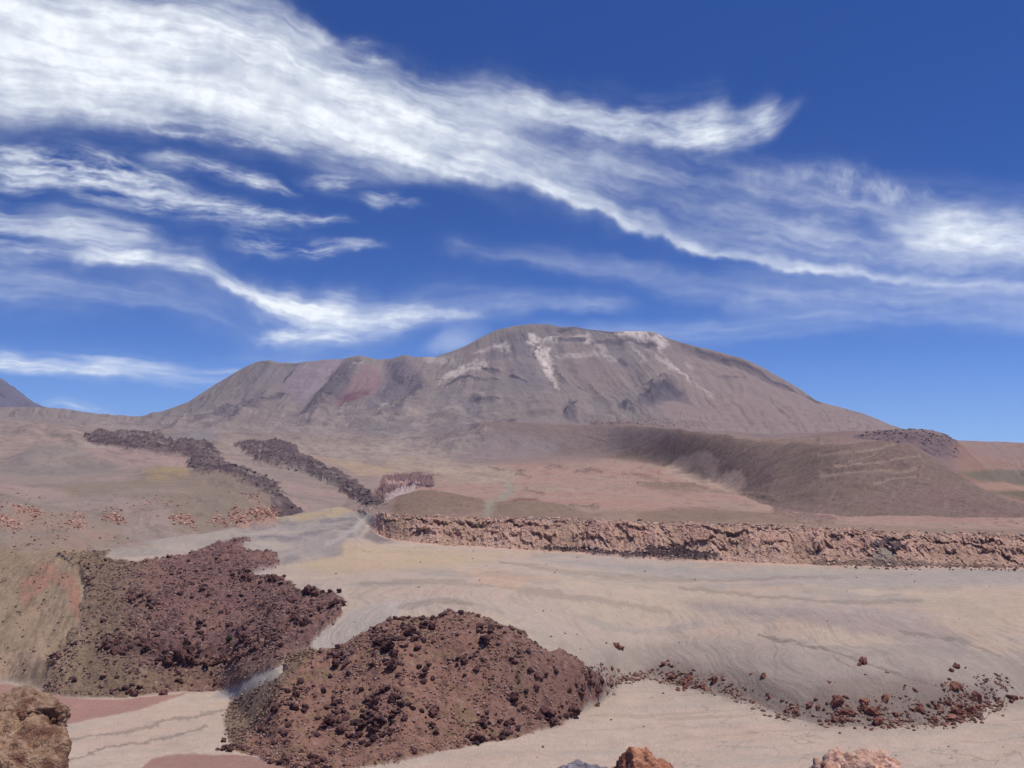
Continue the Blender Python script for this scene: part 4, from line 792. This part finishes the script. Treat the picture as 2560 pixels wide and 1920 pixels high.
def stone_mat(name, a, b, scale, bump=.6, dist=.3, vcol=False, c=None, pits=0.0):
    m = bpy.data.materials.new(name); m.use_nodes = True; h = G(m.node_tree)
    bs = m.node_tree.nodes['Principled BSDF']; bs.inputs['Roughness'].default_value = .93; bs.inputs['Specular IOR Level'].default_value = .15
    tcn = h.n('ShaderNodeTexCoord'); P = tcn.outputs['Object']; oi = h.n('ShaderNodeObjectInfo')
    n1 = h.noise(P, scale, 6.0, .65); n2 = h.noise(P, scale*.3, 3.0, .6)
    mixn = h.n('ShaderNodeMix', data_type='RGBA'); h.put(mixn.inputs[0], h.sstep(n1, .35, .65))
    mixn.inputs[6].default_value = (*C(*a), 1); mixn.inputs[7].default_value = (*C(*b), 1); outc = mixn.outputs[2]
    if c:
        mz = h.n('ShaderNodeMix', data_type='RGBA'); h.put(mz.inputs[0], h.sstep(n2, .5, .62)); h.put(mz.inputs[6], outc); mz.inputs[7].default_value = (*C(*c), 1); outc = mz.outputs[2]
    if vcol:
        at = h.n('ShaderNodeAttribute', attribute_name='Col'); geo = h.n('ShaderNodeNewGeometry')
        nn = h.noise(geo.outputs['Position'], scale, 3.0, .6)
        vm = h.n('ShaderNodeVectorMath', operation='SCALE'); h.put(vm.inputs[0], at.outputs['Color']); h.put(vm.inputs[3], h.sstep(nn, .3, .7, .8, 1.2)); outc = vm.outputs[0]
    else:
        vm = h.n('ShaderNodeVectorMath', operation='SCALE'); h.put(vm.inputs[0], outc); h.put(vm.inputs[3], h.add(.8, h.mul(oi.outputs['Random'], .45))); outc = vm.outputs[0]
    h.put(bs.inputs['Base Color'], outc)
    bp = h.n('ShaderNodeBump'); bp.inputs['Strength'].default_value = bump; bp.inputs['Distance'].default_value = dist
    hh = n1 if not vcol else nn
    if dist < .02:
        v1 = h.n('ShaderNodeTexVoronoi'); h.put(v1.inputs['Vector'], P); v1.inputs['Scale'].default_value = scale*1.6
        v2 = h.n('ShaderNodeTexVoronoi'); h.put(v2.inputs['Vector'], P); v2.inputs['Scale'].default_value = scale*4.0
        hh = h.sub(h.add(n1, h.mul(h.noise(P, scale*4, 4.0, .7), .5)), h.add(h.mul(v1.outputs['Distance'], .9), h.mul(v2.outputs['Distance'], .5)))
        sc_ = h.sstep(v1.outputs['Color'], .2, .8, .82, 1.12)
        v3 = h.n('ShaderNodeVectorMath', operation='SCALE'); h.put(v3.inputs[0], outc); h.put(v3.inputs[3], sc_); h.put(bs.inputs['Base Color'], v3.outputs[0])
    h.put(bp.inputs['Height'], hh); h.put(bs.inputs['Normal'], bp.outputs[0])
    return m
M_LB = stone_mat('lava_boulder', (78,54,53), (112,78,70), 2.2, .9, .25, c=(58,42,46)); M_RB = stone_mat('rust_boulder', (128,84,70), (150,104,86), 2.2, .9, .25, c=(98,66,60))
M_RUBBLE = stone_mat('rubble_stones', (100,80,70), (120,90,80), 1.5, .4, .1, vcol=True)
V3, F3 = ico(3)
LPROT = [tri_mesh('lava_boulder', rock_verts(V3, RS, 8, .42, .8, .45, .5, .08), F3, M_LB) for _ in range(9)]
RPROT = [tri_mesh('rust_boulder', rock_verts(V3, RS, 9, .42, .8, .32, .34, .06), F3, M_RB) for _ in range(6)]

def place_rock(X, Y, w, protos, kind, sink=.25, sq=None):
    """boulder whose width is w photo px, standing where the photo shows its foot"""
    p, c, r = ground_at(X, Y+w*.30)
    rad = w*(.47 if protos is LPROT else .46)*p.y/FPX*random.uniform(.85, 1.2)
    sink += .14*(protos is RPROT)
    o = bpy.data.objects.new(kind, random.choice(protos)); COL.objects.link(o)
    hgt = rad*(sq or random.uniform(.7, 1.3))
    o.scale = (rad*random.uniform(.9, 1.3), rad*random.uniform(.7, 1.2), hgt)
    o.rotation_euler = (random.uniform(-.3, .3), random.uniform(-.3, .3), random.uniform(0, 6.28))
    o.location = p+Vector((0, 0, hgt*(.62-sink)))
    return o
def zoomed(ox, oy, k, L): return [(ox+x*k, oy+y*k, w*k) for x, y, w in L]
B_C = zoomed(560, 1450, .470, [(1390,315,66),(985,280,72),(1010,310,40),(870,350,78),(905,385,50),(820,320,44),(600,445,46),(648,448,36),(890,450,60),(870,475,36),(1275,430,46),(1340,470,36),(850,585,40),(905,630,52),(950,660,34),(800,650,50),(770,660,30),(385,610,44),(375,675,50),(425,695,34),(275,678,44),(565,745,56),(520,785,44),(625,790,64),(700,830,58),(730,780,40),(820,750,66),(800,800,66),(850,820,36),(895,720,40),(960,735,34),(1110,715,42),(1370,750,56),(1355,840,60),(1320,850,36),(1490,810,52),(1715,715,60),(1745,750,48),(1700,690,34),(1535,625,44),(1985,580,48),(1965,555,34),(1900,595,44),(1940,535,46),(1860,690,58),(1840,710,34),(1660,515,36),(1715,500,36),(1060,500,34),(1030,355,44),(1055,240,44),(1110,245,46),(325,815,36),(615,395,22),(1545,430,36),(1990,660,26),(590,660,32),(930,500,36),(790,450,30),(960,245,34),(1130,810,36),(1110,765,30),(330,740,20),(1240,450,24),(340,965,34),(465,965,44),(1500,765,30),(1570,690,20),(1300,830,26)])
B_L = zoomed(0, 1300, .4069, [(810,485,56),(655,765,44),(700,800,56),(905,765,70),(880,750,44),(1110,830,84),(1150,840,60),(1035,870,80),(1010,850,44),(1160,790,60),(1375,840,58),(1345,870,34),(1465,840,52),(1270,885,50),(1150,755,38),(950,670,26),(1505,350,52),(1540,360,36),(1690,360,50),(1660,370,36),(1830,620,58),(1870,610,40),(1800,600,36),(1120,690,24),(1500,720,56),(1530,750,40),(1600,720,48),(1640,750,44),(1560,780,48),(1620,690,34),(330,875,28),(860,460,36),(540,380,34),(1240,430,34),(1090,980,38),(830,1060,54),(790,1050,40),(1000,1060,52),(690,1050,38),(930,530,36),(1660,560,38),(1640,590,30),(1815,1075,36),(1700,1150,34),(1800,1140,40),(1745,1310,38),(2030,1230,62),(1420,870,34),(1310,880,38),(940,780,38),(720,750,30),(620,790,30),(740,700,28),(820,650,30),(1220,660,26),(1180,870,40),(780,800,34),(1700,720,36),(1870,640,30),(1240,720,30)])
B_E = [(770,1478,26),(785,1484,22),(808,1478,12),(848,1478,12),(858,1508,16),(800,1515,18),(830,1508,20),(840,1506,16),(730,1500,24),(560,1868,22),(575,1870,26),(603,1868,22),(560,1850,18),(545,1872,12),(1100,1538,14),(1250,1567,9)]
B_R = zoomed(1400, 1380, .5244, [(535,585,54),(515,600,34),(490,530,34),(515,515,20),(600,620,36),(620,600,30),(735,605,56),(680,630,42),(700,650,30),(975,585,34),(270,440,46),(290,450,36),(220,430,20),(1320,710,58),(1340,695,36),(1370,755,60),(1450,705,46),(1445,735,44),(1485,750,64),(1515,800,60),(1555,695,44),(1880,632,60),(1905,640,34),(1990,690,44),(1850,712,34),(1710,740,36),(1790,725,36),(1885,755,50),(1860,780,60),(1920,765,52),(1960,755,50),(1785,795,44),(1905,730,34),(1885,540,36),(1862,560,30),(1445,525,36),(1430,535,24),(1600,770,26),(1120,755,24),(1080,750,24),(1310,795,40),(1345,800,28),(1605,810,22),(2160,690,40),(2200,690,24),(2150,710,24),(175,730,30),(240,630,28),(235,600,34),(275,560,26),(245,555,24),(920,715,22),(910,580,16),(1555,572,14),(1190,730,30),(1230,740,26),(1000,690,24),(1220,700,22),(1690,650,16),(1640,640,14),(1750,770,18),(1285,620,16),(560,655,26),(600,645,24),(640,645,22),(1820,755,26),(1990,740,26)])
RANKW = ['largest', 'second largest', 'third largest', 'fourth largest']
def label_set(recs, place, colour, kind, cat, namer, sizes='smaller'):
    cells = {}
    for X, Y, w, o in recs: cells.setdefault(namer(X, Y), []).append((w, X, Y, o))
    for cl_, L in cells.items():
        L.sort(key=lambda q: -q[0])
        byx = sorted(L[4:], key=lambda q: q[1])
        for i, (w, X, Y, o) in enumerate(L):
            if i < 4: lab = '%s %s %s %s %s' % (RANKW[i] if len(L) > 1 else 'lone', colour, kind, cl_, place)
            else:
                j = byx.index((w, X, Y, o)); lab = 'smaller %s %s %s, %s from left' % (kind, cl_, place, ORD[j])
            tag(o, ' '.join(lab.split()[:16]), cat, kind+'s '+place)
ORD = 'first second third fourth fifth sixth seventh eighth ninth tenth eleventh twelfth thirteenth fourteenth fifteenth sixteenth seventeenth eighteenth nineteenth twentieth'.split()
def third(v, a, b, n): return n[0] if v < a else (n[1] if v < b else n[2])
recs = [(X, Y, w, place_rock(X, Y, w, LPROT, 'lava_boulder')) for X, Y, w in B_C]
label_set(recs, 'of central rubble hill', 'dark jagged', 'boulder', 'boulder', lambda X, Y: third(Y, 1660, 1770, ('on the crest', 'midway up', 'near the foot'))+third(X, 900, 1200, (' left side', ' middle', ' right side')))
recs = [(X, Y, w, place_rock(X, Y, w, LPROT, 'lava_boulder')) for X, Y, w in B_L]
label_set(recs, 'of left rubble hill', 'blackish craggy', 'boulder', 'boulder', lambda X, Y: third(Y, 1540, 1670, ('on top', 'along the brow', 'near the foot'))+third(X, 350, 560, (' left part', ' middle', ' right part')))
recs = [(X, Y, w, place_rock(X, Y, w, LPROT, 'lava_boulder')) for X, Y, w in B_E]
label_set(recs, 'on pale ash beside rubble hill', 'dark lone', 'boulder', 'boulder', lambda X, Y: 'standing' if Y < 1560 else 'low')
recs = [(X, Y, w*1.0, place_rock(X, Y, w, RPROT, 'rust_boulder')) for X, Y, w in B_R]
label_set(recs, 'of grey bank at right', 'rust brown', 'boulder', 'boulder', lambda X, Y: third(X, 1560, 1900, ('by the left gully', 'at left end', 'at lower end'))+('' if X < 1560 else third(X, 1900, 2200, ('', ' left', ' right')))+('' if Y > 1700 else ' upslope'))

# small stones: uncountable rubble, one object per stretch of ground
V1, F1 = ico(1)
SV = [rock_verts(V1, RS, 6, .45, .8, .2, 0) for _ in range(12)]
MAGE = LD[0]*0
cellA = np.zeros(U.shape); cellA[:-1, :-1] = (np.diff(GX, axis=0)[:, :-1]*np.diff(GD, axis=1)[:-1, :])
def scatter(name, w, N, r0, r1, cols_, flat=.75, pow_=3.0, screen=0.0, lab=None):
    P = (w*np.clip(cellA, 0, None)/np.maximum(GD, 1)**screen).ravel().astype(np.float64); P[P < 0] = 0; cs = np.cumsum(P); ix = np.searchsorted(cs, RS.uniform(0, cs[-1], N))
    c, r = np.unravel_index(np.clip(ix, 0, U.size-1), U.shape); c = np.clip(c, 0, NC-2); r = np.clip(r, 0, NR-2)
    a = RS.uniform(0, 1, (N, 2)); base = co[c, r]*(1-a[:, :1])*(1-a[:, 1:])+co[c+1, r]*a[:, :1]*(1-a[:, 1:])+co[c, r+1]*(1-a[:, :1])*a[:, 1:]+co[c+1, r+1]*a[:, :1]*a[:, 1:]
    rad = r0+(r1-r0)*RS.uniform(0, 1, N)**pow_
    th = RS.uniform(0, 6.283, N); ph = RS.uniform(-.6, .6, N); sx_ = RS.uniform(.75, 1.3, N)
    vi = RS.randint(0, len(SV), N); vv = np.array(SV)[vi]                    # N,42,3
    vv = vv*np.stack([rad*sx_, rad, rad*flat], -1)[:, None, :]
    cx, sx2 = np.cos(ph)[:, None], np.sin(ph)[:, None]
    y = vv[..., 1]*cx-vv[..., 2]*sx2; z = vv[..., 1]*sx2+vv[..., 2]*cx
    ct, st2 = np.cos(th)[:, None], np.sin(th)[:, None]
    x2 = vv[..., 0]*ct-y*st2; y2 = vv[..., 0]*st2+y*ct
    out = np.stack([x2, y2, z], -1)+base[:, None, :]; out[..., 2] += rad[:, None]*.25
    F = (F1[None]+np.arange(N)[:, None, None]*len(V1)).reshape(-1, 3)
    pal = np.array([C(*k) for k in cols_]); cc = pal[RS.randint(0, len(pal), N)]*RS.uniform(.75, 1.2, (N, 1))
    me = tri_mesh(name, out.reshape(-1, 3), F, M_RUBBLE, False, np.repeat(cc, len(V1), 0))
    o = add_obj(name, me); tag(o, kind='stuff'); return o
dens1 = sstep(fbm(wx/14, wy/14, 3, .6, 201), -.25, .35)+.12
segm = lambda a, b: ((FR >= a) & (FR <= b))[None, :]*1.0
scatter('rubble', hillL*dens1*segm(4, 10), 18000, .10, 1.0, [(124,97,90),(132,104,96),(108,82,80),(152,124,114),(126,98,84)], pow_=4)
scatter('rubble', hillC*dens1*segm(4, 8), 15000, .08, .8, [(138,106,92),(148,118,104),(112,82,74),(166,138,126),(138,106,86)], pow_=4)
scatter('rubble', hillS*dens1*segm(4, 8), 1600, .15, .9, [(124,98,84),(140,116,100),(104,82,74)], pow_=3)
bk = stroke([(1560,1700),(1640,1690),(1740,1700),(1850,1735),(1960,1775),(2060,1790),(2200,1785),(2350,1775),(2440,1755),(2480,1740)], (14, 50), (4, 7), 1.0)
bcl = np.zeros(U.shape, np.float32)
for X, Y, w in B_C+B_L+B_R:
    c0 = int(np.searchsorted(sc, float(px2st(X, Y)[0]))); sl = (slice(max(c0-60, 0), c0+60), slice(R0[4], R0[9])); bcl[sl] = np.maximum(bcl[sl], np.exp(-(((U[sl]-X)/(w*1.1))**2+((V[sl]-Y-w*.2)/(w*.6))**2)))
scatter('boulder_field', (bcl+.05*np.clip(hillL+hillC, 0, 1))*segm(4, 9)*(hillL+hillC > .3), 2600, .35, 1.9, [(86,60,58),(106,76,70),(70,50,52),(128,98,88)], pow_=2.2)
scatter('boulder_field', bcl*segm(4, 7)*(bankR+bk > .2)*(U > 1540), 700, .25, 1.2, [(124,82,70),(142,102,88),(96,68,62)], pow_=2.4)
scatter('bank_rubble', bk*dens1*segm(4, 7)+area([(1430,1690),(1500,1660),(1560,1690),(1520,1740)], (4,7), 10)*.5*segm(4, 7), 2600, .15, 1.1, [(126,92,80),(140,110,98),(100,76,70),(150,118,102)], pow_=3)
scatter('cliff_debris', clm*segm(9, 10)*(sstep(gul, -.6, .4)+.3), 8000, .2, 1.3, [(190,148,128),(204,168,144),(168,126,110),(212,184,164)], pow_=3)
scatter('cliff_edge_rocks', segm(9.88, 10.04)*sstep(U, 935, 960)*sstep(fbm(wx/30, wy*0, 3, .6, 210), -.3, .2), 1500, .4, 1.9, [(176,140,122),(196,168,148),(150,116,104)], pow_=2)
scatter('dark_debris', dk*segm(8, 10)+segm(8.9, 9.02)*sstep(U, 2000, 2200)*.4, 1500, .25, 1.1, [(104,84,82),(90,72,72)], pow_=2)
scatter('canyon_wall_rocks', lw*(lrock*.7+.3*redw)*segm(9.5, 11.2)*(1-sstep(U, 690, 700)), 2600, .25, 1.7, [(156,120,104),(142,108,96),(172,138,120)], pow_=3)
scatter('floor_stones', segm(4.3, 9)*(1-rub)*sstep(U, 600, 800), 420, .12, .75, [(110,94,88),(90,76,74)], pow_=3, screen=.5)
scatter('lava_blocks', lav*segm(9, 17), 5000, .5, 3.2, [(108,92,92),(90,74,78),(128,112,108)], pow_=3)
scatter('plateau_rocks', (segm(10.1, 13)*sstep(U, 1000, 1200)*.12+rg*.25*segm(13, 14)), 1500, .25, 1.0, [(122,104,94),(106,90,84)], pow_=3, screen=1.0)
rk = sum(stroke(P, 17, (8, 13), 2.0) for P in [[(445,1298),(478,1306)],[(590,1310),(650,1318),(685,1300)],[(50,1272),(85,1274)],[(270,1282),(300,1286)],[(590,1286),(605,1290)],[(640,1286),(680,1292)],[(180,1295),(200,1300)],[(0,1290),(30,1310)],[(540,1296),(548,1305)]])
scatter('canyon_wall_crags', rk*segm(9.5, 12), 2300, .3, 2.0, [(182,142,124),(160,116,100),(200,160,138)], pow_=2)
scatter('flow_edge_rocks', lv3*segm(14, 17), 1500, .8, 3.5, [(150,124,116),(120,98,96),(168,144,132)], pow_=2)
scatter('dark_hill_rocks', rh*segm(14, 16), 1800, .8, 3.6, [(118,98,98),(96,80,84),(136,116,110)], pow_=2.5)
scatter('spur_stones', spur*segm(5.2, 9), 2600, .12, 1.2, [(140,112,94),(120,100,84),(160,130,112)], pow_=3)

# round dark shrub on the left hill
p, _, _ = ground_at(572, 1604)
shr = bpy.data.objects.new('shrub', None); COL.objects.link(shr); shr.location = p
tag(shr, 'round dark green shrub growing among brown stones of left rubble hill', 'shrub')
N = 2600; dv = RS.normal(size=(N, 3)); dv /= np.linalg.norm(dv, axis=1)[:, None]; rr_ = RS.uniform(.35, 1, N)**.5*(1+.18*n3(dv, 2.5, 2, 4))
cen = dv*rr_[:, None]*np.array([1.5, 1.5, 1.15])+np.array([0, 0, 1.15]); lf = RS.normal(size=(N, 3, 3))*.12+cen[:, None, :]
M_SHR = bpy.data.materials.new('shrub_leaves'); M_SHR.use_nodes = True; h = G(M_SHR.node_tree); bs = M_SHR.node_tree.nodes['Principled BSDF']; bs.inputs['Roughness'].default_value = .8
ge = h.n('ShaderNodeNewGeometry'); nz = h.noise(ge.outputs['Position'], 2.0, 3.0, .6); mm = h.n('ShaderNodeMix', data_type='RGBA'); h.put(mm.inputs[0], nz); mm.inputs[6].default_value = (.03, .05, .02, 1); mm.inputs[7].default_value = (.06, .08, .035, 1); h.put(bs.inputs['Base Color'], mm.outputs[2])
add_obj('foliage', tri_mesh('foliage', lf.reshape(-1, 3), np.arange(N*3).reshape(-1, 3), M_SHR), parent=shr)
stv = [];
for k in range(7):
    a = k*.9; stv += [(0, 0, 0), (.06, 0, 0), (math.cos(a)*.7, math.sin(a)*.7, 1.0)]
add_obj('stem', tri_mesh('stem', np.array(stv), np.arange(21).reshape(-1, 3), M_LB), parent=shr)

# ---------------------------------------------------------------- rocks at the viewer's feet, on the canyon rim
V6, F6 = ico(6)
def near_rock(name, X, Y, D, rx, ry, rz, seed, mat, label, planes=9, lo=.6, hi=.9, rough=.12, pebble=.05, pit=.06, rot=0.0):
    rs = np.random.RandomState(seed); p = rock_verts(V6, rs, planes, lo, hi, rough)
    k = 1+.07*n3(p, 4, 5, seed)+.03*n3(p, 14, 4, seed+3)
    cellv = np.array([MN.voronoi(Vector(q)*7.5+Vector((seed,)*3))[0][0] for q in p]); k += pebble*np.clip(.42-cellv, 0, 1)*1.2
    cel2 = np.array([MN.voronoi(Vector(q)*15+Vector((seed+5,)*3))[0][0] for q in p]); k += pebble*.7*np.clip(.42-cel2, 0, 1)
    k -= pit*sstep(n3(p, 3.5, 3, seed+20), .12, .4)*1.3 + pit*.5*sstep(n3(p, 9, 3, seed+30), .15, .4)
    p = p*k[:, None]*np.array([rx, ry, rz]); ca, sa = math.cos(rot), math.sin(rot)
    p = np.stack([p[:, 0]*ca-p[:, 2]*sa, p[:, 1], p[:, 0]*sa+p[:, 2]*ca], -1)
    s, t = px2st(X, Y); o = add_obj(name, tri_mesh(name, p, F6, mat, True), (float(s)*D, D, float(t)*D+CZ)); tag(o, label, 'rock'); return o
M_CONG = stone_mat('conglomerate', (158,124,98), (178,148,120), 26, .9, .012, c=(134,98,78)); M_RED = stone_mat('red_tuff', (158,104,78), (184,132,104), 18, .7, .012, c=(130,80,62))
M_PALE = stone_mat('pale_tuff', (196,152,128), (214,178,156), 20, .8, .012, c=(168,118,98)); M_GREY = stone_mat('grey_rock', (112,106,112), (140,134,138), 22, .8, .012, c=(90,84,92))
near_rock('foreground_rock', 12, 1812, 4.2, .27, .24, .145, 3, M_CONG, 'pitted tan rock, upper block of the pile in the bottom left corner', rough=.1, rot=-.12)
near_rock('foreground_rock', 10, 2050, 4.0, .33, .30, .42, 5, M_CONG, 'rough tan rock lying under the pitted block in the bottom left corner', rough=.1)
near_rock('foreground_rock', -18, 1778, 4.9, .07, .07, .06, 8, M_RED, 'small red stone peeping out at the left edge behind the tan rock')
near_rock('foreground_rock', 1655, 2028, 3.6, .19, .2, .26, 12, M_RED, 'reddish rock tip at the bottom edge, right of the grey rock', lo=.5, hi=.8, rot=.2)
near_rock('foreground_rock', 1462, 2046, 3.7, .21, .16, .19, 14, M_GREY, 'dark grey rock top at the bottom edge beside the reddish one')
near_rock('foreground_rock', 2158, 2062, 3.6, .22, .2, .27, 16, M_PALE, 'pale pink rock at the bottom edge, rightmost foreground rock')
# the rim under and behind the camera, so the near rocks rest on ground
gx = np.linspace(-16, 16, 120)[:, None]*np.ones((1, 110)); gy = np.linspace(-22, 4.6, 110)[None, :]*np.ones((120, 1))
gz = CZ-1.88+fbm(gx/2.2, gy/2.2, 4, .55, 300)*.12-np.clip(gy-3.8, 0, 1)*.8
rim = grid_mesh('rim_ground', np.stack([gx, gy, gz], -1), None, {'Col': ('FLOAT_COLOR', (np.ones(gx.shape+(3,))*C(160,122,102)).astype(np.float32))}); rim.data.materials.append(M_RIM); tag(rim, kind='structure')

# ---------------------------------------------------------------- air
HAZE = 1.6e-5
bm = bmesh.new(); bmesh.ops.create_cube(bm, size=1.0)
zb, zt = float(co[..., 2].min())-2.0, float(co[..., 2].max())+60.0
for v in bm.verts: v.co = ((v.co.x)*50000, (v.co.y+.5)*21000-600, zb+(v.co.z+.5)*(zt-zb))
hm_ = bpy.data.meshes.new('haze'); bm.to_mesh(hm_); bm.free()
hz = add_obj('haze', hm_); tag(hz, kind='stuff')
mh = bpy.data.materials.new('air'); mh.use_nodes = True; mh.node_tree.nodes.clear(); h = G(mh.node_tree)
pv = h.n('ShaderNodeVolumePrincipled'); pv.inputs['Color'].default_value = (.72, .84, 1.0, 1); pv.inputs['Density'].default_value = HAZE; pv.inputs['Anisotropy'].default_value = 0.0
oo = h.n('ShaderNodeOutputMaterial'); h.put(oo.inputs['Volume'], pv.outputs[0]); hm_.materials.append(mh)
